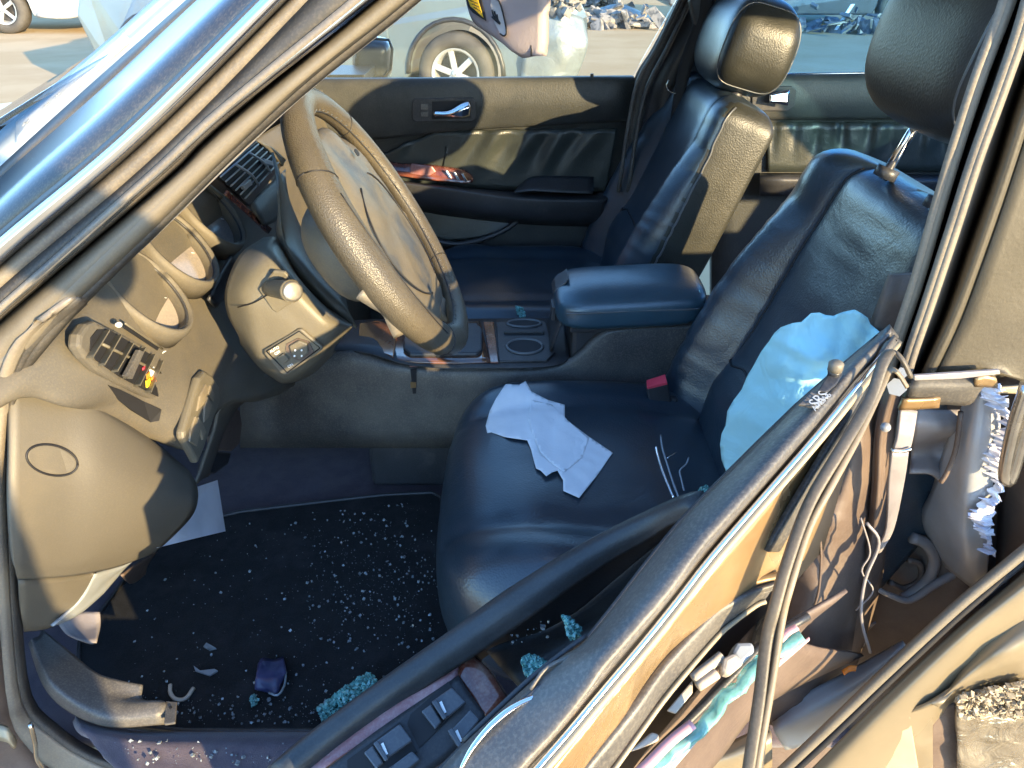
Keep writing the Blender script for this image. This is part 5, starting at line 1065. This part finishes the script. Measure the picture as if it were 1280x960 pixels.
clump(((872, 612), (884, 606), (888, 618), (878, 626)), .58, 140, .0015, 'glass crumbs wedged beside the driver seat and blue cloth', seed=6, jit=.01)
clump(((838, 736), (846, 735)[0:2], (866, 742)) if False else ((312, 868), (322, 866), (325, 880), (314, 884)), .268, 40, .0016, 'small glass cluster on mat below the navy plastic shard', seed=7, jit=.006)
o = shards('glass_crumbs', onpx(((620, 790), (700, 770), (705, 790), (640, 815)), lambda u, v, rn: Z(u, v, .782)), 16, .0014, 'cr2', None, seed=19); tag(o, 'few clear glass crumbs lying loose in the door pocket', 'glass', kind='stuff')
# navy shard
o = patch('plastic_shard', [ZL(.275, (322, 830), (328, 822), (342, 824), (354, 820)), ZL(.285, (320, 845), (335, 845), (345, 842), (358, 838)), ZL(.275, (318, 862), (335, 866), (345, 868), (356, 850))], M['navy'], None, n=4, th=.004, disp=.006, dsc=40)
tag(o, 'navy blue plastic shard with chipped pale edges on the floor mat', 'plastic shard')
tube('chipped_edge', ZL(.281, (336, 866), (347, 869), (355, 858), (358, 840)), .0018, M['cr2'], o, n=3, sides=5)
o = tube('wire_hook', ZL(.268, (213, 856), (213, 866), (220, 874), (232, 873), (242, 860)), .003, M['bone'], None); tag(o, 'pale C-shaped clip lying on mat beside the kick trim', 'clip')
o = plate('plastic_fragment', ZL(.268, (242, 832), (250, 838), (268, 836), (272, 838), (262, 844), (244, 838)), M['greyp'], None, th=.003, bev=0); tag(o, 'thin grey sliver of plastic on the mat above the pale clip', 'fragment')
o = plate('plastic_fragment', ZL(.268, (254, 808), (258, 803), (270, 810), (262, 812)), M['cr2'], None, th=.003, bev=0); tag(o, 'small whitish chip on the mat, topmost of the larger chips', 'fragment')
# papers
wp = [X(*q) for q in ((236, 612, -.50), (272, 600, -.52), (282, 664, -.50), (240, 674, -.49), (196, 685, -.49), (215, 660, -.49), (228, 640, -.50))]
o = plate('paper_sheet', wp, M['paper2'], None, th=.001, bev=0); tag(o, 'plain white paper sheet sticking out under the dashboard', 'paper')
o = plate('paper_scrap', ZL(.30, (562, 762), (574, 792), (570, 798), (563, 796)), M['paper2'], None, th=.001, bev=0); tag(o, 'narrow white paper scrap wedged between mat and driver seat', 'paper')
# tissue on the cushion, draped by ray casting onto the seat
dg = bpy.context.evaluated_depsgraph_get(); dg.update()
def drop_on(u, v, off, default):
    d = ray(u, v).normalized(); ok, loc, nrm, i, ob, mx = S.ray_cast(dg, CP, d, distance=5)
    return (loc+nrm*off) if ok else default
def sheet(name, poly, m, off, amp, sc, label, cat, cell=5, tgt=None, place=None):
    xs = [p[0] for p in poly]; ys = [p[1] for p in poly]
    bm = bmesh.new(); vv = [bm.verts.new((p[0], p[1], 0)) for p in poly]; f = bm.faces.new(vv)
    for a in range(int(min(xs)), int(max(xs)), cell):
        bmesh.ops.bisect_plane(bm, geom=bm.verts[:]+bm.edges[:]+bm.faces[:], plane_co=(a+.5, 0, 0), plane_no=(1, 0, 0))
    for a in range(int(min(ys)), int(max(ys)), cell):
        bmesh.ops.bisect_plane(bm, geom=bm.verts[:]+bm.edges[:]+bm.faces[:], plane_co=(0, a+.5, 0), plane_no=(0, 1, 0))
    for q in bm.verts:
        u, v = q.co.x, q.co.y; p = place(u, v)
        k_ = (u*.8+v*.6)/sc; k2 = (u*.45-v*.9)/sc
        h = amp*(1.5*abs(noise.noise(V((k_, k2*.35, 3))))+.8*abs(noise.noise(V((k_*.5, k2*1.6, 8))))+.4*abs(noise.noise(V((u/sc*3, v/sc*3, 8)))))
        q.co = p+(CP-p).normalized()*(off+h)
    me = bpy.data.meshes.new(name); bm.to_mesh(me); bm.free()
    for p_ in me.polygons: p_.use_smooth = True
    me.materials.append(m); o = bpy.data.objects.new(name, me); COL.objects.link(o)
    s = o.modifiers.new('s', 'SOLIDIFY'); s.thickness = .0008
    return tag(o, label, cat)
def seatpt(u, v):
    d = ray(u, v).normalized(); o0 = CP-V((0, .9, 0))
    ok, loc, nrm, i = dseat.ray_cast(o0, d) if False else dseat.ray_cast(CP, d)
    return loc if ok else Z(u, v, .54)
sheet('tissue', ((612, 514), (607, 532), (609, 541), (614, 540), (630, 546), (659, 550), (664, 562), (668, 578), (670, 585), (676, 588), (683, 595), (690, 590), (697, 588), (704, 600), (704, 613), (724, 622), (745, 596), (766, 566), (735, 545), (706, 523), (706, 506), (685, 500), (664, 489), (657, 476), (649, 481), (632, 480), (620, 498)),
      M['paper'], .001, .010, 42, 'crumpled white tissue lying on the driver seat cushion', 'tissue', 4, place=seatpt)
tf = sheet('tissue_fold', ((664, 500), (690, 506), (712, 528), (736, 548), (728, 572), (706, 590), (690, 580), (676, 566), (668, 548), (660, 524)), M['paper'], .007, .008, 30, None, None, 4, place=seatpt)
tf.parent = bpy.data.objects['tissue']
for k_ in ('label', 'category'):
    if k_ in tf: del tf[k_]
def clothpt(u, v):
    f = (u-900)/200; g = (v-390)/200
    return G(u, v, .285-.13*f-.04*g+.02*math.sin(f*3.1)*0-.05*math.exp(-((f-.45)/.35)**2))
sheet('blue_cloth', ((1002, 403), (990, 404), (976, 409), (968, 416), (961, 427), (951, 440), (942, 457), (934, 470), (927, 487), (917, 500), (909, 514), (907, 532), (902, 542), (900, 555), (902, 575), (908, 590), (914, 600), (960, 610), (1010, 560), (1060, 500), (1100, 460), (1108, 418), (1098, 414), (1088, 405), (1085, 398), (1076, 392), (1068, 387), (1055, 390), (1042, 395), (1032, 394), (1024, 391), (1014, 392)),
      M['cloth'], .0, .013, 34, 'large light blue cloth draped over the near edge of the driver seat', 'cloth', 6, place=clothpt)
# broken spectacle-like trim strips by the seat belt anchor
g_ = empty('broken_trim', Z(835, 600, .57)); tag(g_, 'pair of thin curved dark trim strips with bright edges on the driver seat beside the cloth', 'trim piece')
gl_ = g_.location.copy()
for pts, r_, mm in ((((820, 558), (822, 568), (828, 588), (836, 608), (842, 622)), .0022, 'chrome'), (((826, 544), (828, 560), (834, 580), (842, 605), (854, 636)), .0016, 'greyp'), (((861, 572), (858, 580), (850, 588), (852, 600), (855, 613)), .0014, 'greyp'), (((845, 566), (838, 570), (834, 573)), .0012, 'chrome')):
    o = tube('curved_strip', ZL(.572, *pts), r_, M[mm], None, n=4, sides=6); o.parent = g_; o.location = -gl_

# ================================================================== the scrapyard behind
def wheel(name, c, r, wdt, axis, parent=None, spokes=6):
    ax = V(axis).normalized(); e1_ = V((0, 0, 1)); e2_ = ax.cross(e1_).normalized(); N = 48
    def lathe(nm, prof, m, par):
        vs = []; 
        for rr_, h in prof:
            for k in range(N):
                a = 2*math.pi*k/N; vs.append(V(c)+(e1_*math.cos(a)+e2_*math.sin(a))*rr_+ax*h)
        fs = [(i*N+k, i*N+(k+1) % N, (i+1)*N+(k+1) % N, (i+1)*N+k) for i in range(len(prof)-1) for k in range(N)]
        return mk(nm, vs, fs, m, par)
    t = lathe('tyre', [(r*.62, -wdt/2), (r*.93, -wdt/2), (r, -wdt*.35), (r, wdt*.35), (r*.95, wdt/2), (r*.80, wdt*.54), (r*.64, wdt*.48), (r*.62, wdt*.30), (r*.62, -wdt/2)], M['tyre'], parent)
    lathe('rim', [(r*.63, wdt*.50), (r*.58, wdt*.50), (r*.55, wdt*.35), (r*.5, wdt*.1), (r*.5, wdt*.05)], M['rim'], t)
    lathe('rim_back', [(r*.5, wdt*.05), (.01, wdt*.03)], M['blk'], t)
    for k in range(spokes):
        a = 2*math.pi*k/spokes+.2; d_ = e1_*math.cos(a)+e2_*math.sin(a); t_ = ax.cross(d_)
        box('spoke', V(c)+d_*r*.31+ax*wdt*.38, d_*r*.27, t_*r*.075, ax*.012, M['rim'], t, bev=.006)
    lathe('hub_cap', [(r*.13, wdt*.36), (r*.12, wdt*.46), (.005, wdt*.48)], M['rim'], t)
    return t
def relv(o, root):                                   # move a world-built child under a placed root
    o.parent = root; o.location = -root.location
    return o
def carbody(root, yn, yf, outline, m, arches, axis=1):
    """side outline (x,z) lofted across the width with tumblehome"""
    rows = []
    secs = [(0, .0, 0), (.04, .0, .02), (.5, .03, .03), (.96, .0, .02), (1, .0, 0)]
    vs = []; n = len(outline)
    for f, up, ins in secs:
        y = yn+(yf-yn)*f
        for (x, z) in outline:
            k = max(0, z-.85); yy = y+(1 if f < .5 else -1 if f > .5 else 0)*k*.42
            vs.append(V((x, yy, z+up*(1 if z > .5 else 0))))
    fs = [(i*n+j, i*n+(j+1) % n, (i+1)*n+(j+1) % n, (i+1)*n+j) for i in range(len(secs)-1) for j in range(n)]
    fs += [tuple(range(n)), tuple((len(secs)-1)*n+j for j in range(n-1, -1, -1))]
    o = mk('body', vs, fs, m, None, False)
    b = o.modifiers.new('b', 'BEVEL'); b.width = .03; b.segments = 3; b.limit_method = 'ANGLE'; b.angle_limit = R(25)
    return relv(o, root)
def arch(cx, r, n=14): return [(cx+r*math.cos(math.pi-math.pi*k/n), .33+r*math.sin(math.pi-math.pi*k/n)*1.02) for k in range(n+1)]
def arch_r(cx, r, n=14): return list(reversed(arch(cx, r, n)))
# silver wreck, nose to the right
sc = empty('silver_wreck', (-.42, 5.85, 0)); sc.rotation_euler.z = R(-12); tag(sc, 'silver car with smashed nose and open hood parked beyond the far front window', 'car')
yn = 5.75
out = [(-3.6, .35), (-3.45, .25)]+arch(-3.0, .37)+[(-2.55, .22), (-.87, .22)]+arch(-.42, .375)+[(.02, .26), (.28, .30), (.40, .42), (.38, .62), (.30, .78), (.05, .90), (-.75, 1.0), (-1.4, 1.38), (-2.5, 1.42), (-3.0, 1.08), (-3.6, 1.0), (-3.7, .7)]
carbody(sc, yn, 7.5, out, M['sil'], None)
for x in (-.42, -3.0):
    relv(wheel('wheel', (x, yn+.09, .33), .305, .21, (0, -1, 0)), sc)
    relv(tube('wheel_arch', [V((x+.385*math.cos(a), yn-.004, .33+.39*math.sin(a))) for a in [math.pi*k/16 for k in range(17)]], .018, M['blk'], n=1), sc)
relv(plate('door_panel', [V((-.95, yn-.012, .3)), V((-.95, yn-.012, .92)), V((-2.0, yn-.012, .95)), V((-2.0, yn-.012, .3))], M['sil'], th=.02, bev=.008), sc)
relv(plate('side_window', [V((-1.05, yn+.04, .98)), V((-1.5, yn+.17, 1.3)), V((-2.5, yn+.18, 1.33)), V((-2.9, yn+.06, 1.02))], M['blk'], th=.02, bev=.004), sc)
o = patch('crumpled_hood', [[V((-.7, yn+.1, 1.02)), V((-.2, yn+.06, 1.0)), V((.2, yn+.02, .98)), V((.42, yn+.05, .92))], [V((-.7, yn+.7, 1.08)), V((-.2, yn+.7, 1.22)), V((.2, yn+.6, 1.12)), V((.42, yn+.6, .98))], [V((-.7, yn+1.5, 1.02)), V((-.2, yn+1.4, 1.1)), V((.2, yn+1.4, 1.15)), V((.3, yn+1.2, .98))]], M['sild'], None, n=7, th=.01, disp=.05, dsc=5); relv(o, sc)
o = patch('smashed_bumper', [[V((.18, yn-.03, .86)), V((.40, yn-.02, .80)), V((.55, yn+.1, .74))], [V((.15, yn-.05, .62)), V((.42, yn-.07, .58)), V((.60, yn+.06, .55))], [V((.10, yn-.03, .30)), V((.38, yn-.03, .28)), V((.52, yn+.1, .32))]], M['sild'], None, n=7, th=.01, disp=.018, dsc=9); relv(o, sc)
relv(shards('broken_headlamp', (.42, yn+.0, .86), 70, .03, 'deb', None, (.06, .05, .04), 8), sc)
relv(plate('dark_strip', [V((.08, yn-.03, .80)), V((.12, yn-.03, .80)), V((.20, yn-.035, .62)), V((.15, yn-.035, .62))], M['blk'], th=.02, bev=.004), sc)
# heaps of scrap
def heap(c, sx, sy, sz, n, size, label, seed):
    o = shards('scrap_heap', lambda rn: V(c)+V((rn.gauss(0, sx), rn.gauss(0, sy), abs(rn.gauss(0, sz)))), n, size, 'deb', None, seed=seed, flat=.35); return tag(o, label, 'scrap heap', kind='stuff')
p = Z(765, 34, 0); heap(p, .30, .25, .12, 70, .09, 'low pile of bent scrap lying on the open ground beyond the far window', 3)
p = Z(735, 8, 0); heap(p, .28, .2, .38, 90, .10, 'taller pile of car parts at the top of the far window', 4)
o = patch('bent_hood_panel', [[p_+Z(770, 30, 0) for p_ in (V((-.6, 0, .02)), V((0, 0, .05)), V((.7, 0, .02)))], [p_+Z(770, 30, 0) for p_ in (V((-.3, .5, .2)), V((.1, .5, .28)), (V((.6, .6, .12))))]], M['sild'], None, n=6, th=.02, disp=.06, dsc=3); tag(o, 'bent silver panel lying on the low scrap pile', 'car panel')
# dark car beyond the rear window
dc = empty('dark_car', Z(1010, 36, 0)+V((0, 1, 0))); tag(dc, 'dark car seen through the tinted far rear window', 'car')
ox, oy = dc.location.x, dc.location.y-1
out2 = [(ox-2.3+x, z) for x, z in ((0, .35), (.3, .22))]+arch(ox-1.4, .36)+[(ox-1, .2), (ox+1, .2)]+arch(ox+1.4, .36)+[(ox+1.9, .25), (ox+2.3, .4), (ox+2.3, .8), (ox+1.3, .95), (ox+.6, 1.4), (ox-.8, 1.42), (ox-1.5, 1.05), (ox-2.3, .98)]
carbody(dc, oy, oy+1.75, out2, M['dkc'], None)
for x in (-1.4, 1.4): relv(wheel('wheel', (ox+x, oy+.1, .33), .32, .2, (0, -1, 0)), dc)
relv(plate('headlamp', [V((ox+1.9, oy-.01, .62)), V((ox+2.15, oy-.01, .62)), V((ox+2.15, oy-.01, .72)), V((ox+1.9, oy-.01, .72))], M['whi'], th=.02, bev=.004), dc)
p = Z(1060, 40, 0); o = shards('scrap_heap', lambda rn: V(p)+V((rn.gauss(0, .5), rn.gauss(0, .3), abs(rn.gauss(0, .12)))), 60, .07, 'deb', None, seed=9, flat=.3); tag(o, 'loose scrap on the ground beside the dark car', 'scrap heap', kind='stuff')
o = plate('bent_white_bar', [V((p.x-.3, p.y-.2, .05)), V((p.x-.25, p.y-.2, .05)), V((p.x-.02, p.y-.1, .4)), V((p.x-.08, p.y-.1, .4))], M['whi'], None, th=.02, bev=.004); tag(o, 'pale bent bar leaning on scrap near the dark car', 'bar')
# white car and grey car, top left
wcr = empty('white_car', Z(14, 42, 0)+V((1.5, .9, 0))); tag(wcr, 'white car at the top left with a spoked alloy wheel', 'car')
wx, wy_ = Z(14, 42, 0).x, Z(14, 42, 0).y
ow = [(wx-1.0, .5), (wx-.9, .25)]+[(x, z) for x, z in arch(wx, .40)]+[(wx+.42, .24), (wx+1.25, .22), (wx+1.40, .34), (wx+1.45, .85), (wx+1.3, .98), (wx+1.0, 1.05), (wx+.2, 1.4), (wx-.9, 1.42)]
carbody(wcr, wy_, wy_+1.75, ow, M['wht'], None); relv(wheel('wheel', (wx, wy_+.06, .34), .34, .22, (0, -1, 0), spokes=5), wcr)
relv(tube('torn_bumper_edge', [V((wx+.5, wy_-.02, .26)), V((wx+.9, wy_-.05, .24)), V((wx+1.2, wy_-.08, .28)), V((wx+1.45, wy_-.06, .34))], .035, M['wht'], n=3), wcr)
g0 = Z(196, 46, 0)
gc = empty('grey_car', g0+V((1.2, .9, 0))); tag(gc, 'grey car end behind the windshield edge at the top left, next to the white car', 'car')
og = [(g0.x-.35, .30), (g0.x+.9, .2)]+arch(g0.x+1.5, .36)+[(g0.x+1.95, .2), (g0.x+4, .25), (g0.x+4, .9), (g0.x+2.6, 1.45), (g0.x+1.0, 1.45), (g0.x+.3, 1.05), (g0.x-.45, .95), (g0.x-.5, .6)]
carbody(gc, g0.y, g0.y+1.75, og, M['grey'], None); relv(wheel('wheel', (g0.x+1.5, g0.y+.08, .33), .33, .2, (0, -1, 0)), gc)
r0 = X(130, 8, wx+2.35)
rc = empty('red_car', (wx+2.5, wy_+2.2, 0)); tag(rc, 'red car end glimpsed between the white car and the grey car', 'car')
bx0 = wx+1.75; orr = [(bx0, .35), (bx0+.1, .25), (bx0+1.9, .25), (bx0+2.0, .6), (bx0+1.9, 1.0), (bx0+1.2, 1.4), (bx0+.2, 1.42), (bx0-.02, .9)]
carbody(rc, wy_+1.4, wy_+3.2, orr, M['tail'], None)
relv(plate('bumper', [V((bx0, wy_+1.38, .3)), V((bx0+1.9, wy_+1.38, .3)), V((bx0+1.9, wy_+1.38, .5)), V((bx0, wy_+1.38, .5))], M['blk'], th=.03, bev=.01), rc)
relv(wheel('wheel', (bx0+.9, wy_+1.45, .33), .32, .2, (0, -1, 0)), rc)
for i, (x, y, L_) in enumerate(((6.5, 17, 3.5), (-13, 20, 4), (13, 13, 4))):
    pass

# ================================================================== the photographer, whose shadow falls on the pillar and dash
def person():
    ps = {'pelvis': (.42, -1.12, .95), 'waist': (.41, -1.10, 1.10), 'chest': (.39, -1.04, 1.30), 'neck': (.37, -.99, 1.46), 'head0': (.36, -.96, 1.53),
          'shL': (.22, -.99, 1.41), 'elL': (.10, -.90, 1.17), 'wrL': (.035, -.68, 1.20), 'haL': (.02, -.63, 1.22),
          'shR': (.55, -1.0, 1.41), 'elR': (.50, -.86, 1.16), 'wrR': (.22, -.72, 1.19), 'haR': (.13, -.66, 1.22),
          'hipL': (.33, -1.12, .90), 'knL': (.31, -1.07, .50), 'anL': (.30, -1.12, .10), 'toL': (.26, -.98, .045),
          'hipR': (.51, -1.13, .90), 'knR': (.53, -1.10, .50), 'anR': (.54, -1.16, .10), 'toR': (.52, -1.02, .045)}
    rad = dict(pelvis=.15, waist=.135, chest=.155, neck=.055, head0=.06, shL=.065, elL=.046, wrL=.03, haL=.03, shR=.065, elR=.046, wrR=.03, haR=.03, hipL=.095, knL=.06, anL=.045, toL=.04, hipR=.095, knR=.06, anR=.045, toR=.04)
    ed = [('pelvis', 'waist'), ('waist', 'chest'), ('chest', 'neck'), ('neck', 'head0'), ('chest', 'shL'), ('shL', 'elL'), ('elL', 'wrL'), ('wrL', 'haL'), ('chest', 'shR'), ('shR', 'elR'), ('elR', 'wrR'), ('wrR', 'haR'),
          ('pelvis', 'hipL'), ('hipL', 'knL'), ('knL', 'anL'), ('anL', 'toL'), ('pelvis', 'hipR'), ('hipR', 'knR'), ('knR', 'anR'), ('anR', 'toR')]
    for k_ in ps:
        if not (k_.startswith('wr') or k_.startswith('ha')):
            q_ = ps[k_]; dx = -.15; ps[k_] = (q_[0]+dx, q_[1]-.05, q_[2])
    ps['elL'] = (-.02, -.90, 1.14); ps['wrL'] = (.0, -.69, 1.20)
    ps['elR'] = (.43, -.82, 1.21); ps['wrR'] = (.19, -.66, 1.21); ps['haR'] = (.14, -.625, 1.22)
    ks = list(ps); base = V((.27, -1.17, 0))
    def skinned(nm, pts, edges, rads, m, par, root=0, lv=2):
        me = bpy.data.meshes.new(nm); me.from_pydata([tuple(p) for p in pts], edges, []); o = bpy.data.objects.new(nm, me); COL.objects.link(o)
        sm = o.modifiers.new('skin', 'SKIN'); sm.use_smooth_shade = True
        for i, sv in enumerate(me.skin_vertices[0].data): sv.radius = (rads[i], rads[i]); sv.use_root = (i == root)
        ss = o.modifiers.new('sub', 'SUBSURF'); ss.levels = lv; ss.render_levels = lv
        me.materials.append(m); o.parent = par; return o
    root = empty('person', base); tag(root, 'standing photographer in dark jacket and blue jeans holding up a phone outside the driver doorway', 'person')
    L_ = lambda q: V(q)-base
    b = skinned('body', [L_(ps[k]) for k in ks], [(ks.index(a), ks.index(c)) for a, c in ed], [rad[k] for k in ks], M['jacket'], root)
    vs, fs = sup(L_((0.205, -.995, 1.63)), (.078, .098, .115), 2.2, 2.2, None, lambda p: V((p.x*(1-.2*max(0, -p.z/.115)), p.y, p.z)), 32, 20); h = clean(mk('head', vs, fs, M['skin'], root))
    vs, fs = sup(L_((0.208, -1.015, 1.655)), (.086, .098, .105), 2.2, 2.2, None, None, 32, 20); clean(mk('hair', vs, fs, M['hair'], h))
    vs, fs = sup(L_((0.195, -.895, 1.625)), (.012, .018, .02), 2, 2, None, None, 12, 8); clean(mk('nose', vs, fs, M['skin'], h))
    for sx in (-1, 1):
        vs, fs = sup(L_((.205+sx*.08, -1.0, 1.63)), (.012, .02, .03), 2, 2, None, None, 12, 8); clean(mk('ear', vs, fs, M['skin'], h))
        vs, fs = sup(L_((.198+sx*.03, -.906, 1.645)), (.013, .008, .009), 2, 2, None, None, 12, 8); clean(mk('eye', vs, fs, M['whi'], h))
    box('mouth', L_((.197, -.902, 1.585)), (.024, 0, 0), (0, .004, 0), (0, 0, .005), M['tail'], h, bev=.002)
    for k, (lx, s1) in enumerate((('hipL', 1), ('hipR', 1))):
        sfx = lx[-1]
        skinned('trouser_leg', [L_(ps['hip'+sfx]), L_(ps['kn'+sfx]), L_(ps['an'+sfx])], [(0, 1), (1, 2)], [.105, .075, .07], M['jeans'], root)
    # hands: palm and five fingers closed on the phone
    for sd_, hx, dirx in (('L', .02, 1), ('R', .125, -1)):
        hp_ = L_((hx, -.60, 1.225))
        vs, fs = sup(hp_+V((0, -.015, 0)), (.02, .03, .042), 2.6, 2.6, None, None, 20, 12); hd = clean(mk('hand', vs, fs, M['skin'], root))
        for f in range(4):
            z = .032-.02*f; ln = (.07, .078, .072, .058)[f]
            skinned('finger', [hp_+V((0, .0, z)), hp_+V((dirx*.004, ln*.45, z)), hp_+V((dirx*.022, ln*.62, z-.002))], [(0, 1), (1, 2)], [.009, .0085, .007], M['skin'], hd, 0, 1)
        skinned('thumb', [hp_+V((0, -.02, -.02)), hp_+V((dirx*.018, -.01, -.03)), hp_+V((dirx*.034, .0, -.02))], [(0, 1), (1, 2)], [.011, .010, .008], M['skin'], hd, 0, 1)
    ph = box('phone', (.066, -.575, 1.225), (.045, 0, 0), (0, .0045, 0), (0, 0, .035), M['blk'], None, bev=.003)
    tag(ph, 'black phone held up in the photographer hands', 'phone')
person()

# ---- wheels of the wreck itself, out of view under the body
for x, y, sg in ((-1.55, .10, -1), (-1.55, 1.70, 1), (1.38, .12, -1), (1.38, 1.68, 1)):
    o = wheel('wheel', (x, y, .32), .32, .21, (0, sg, 0)); o.name = 'road_wheel'; P(o)
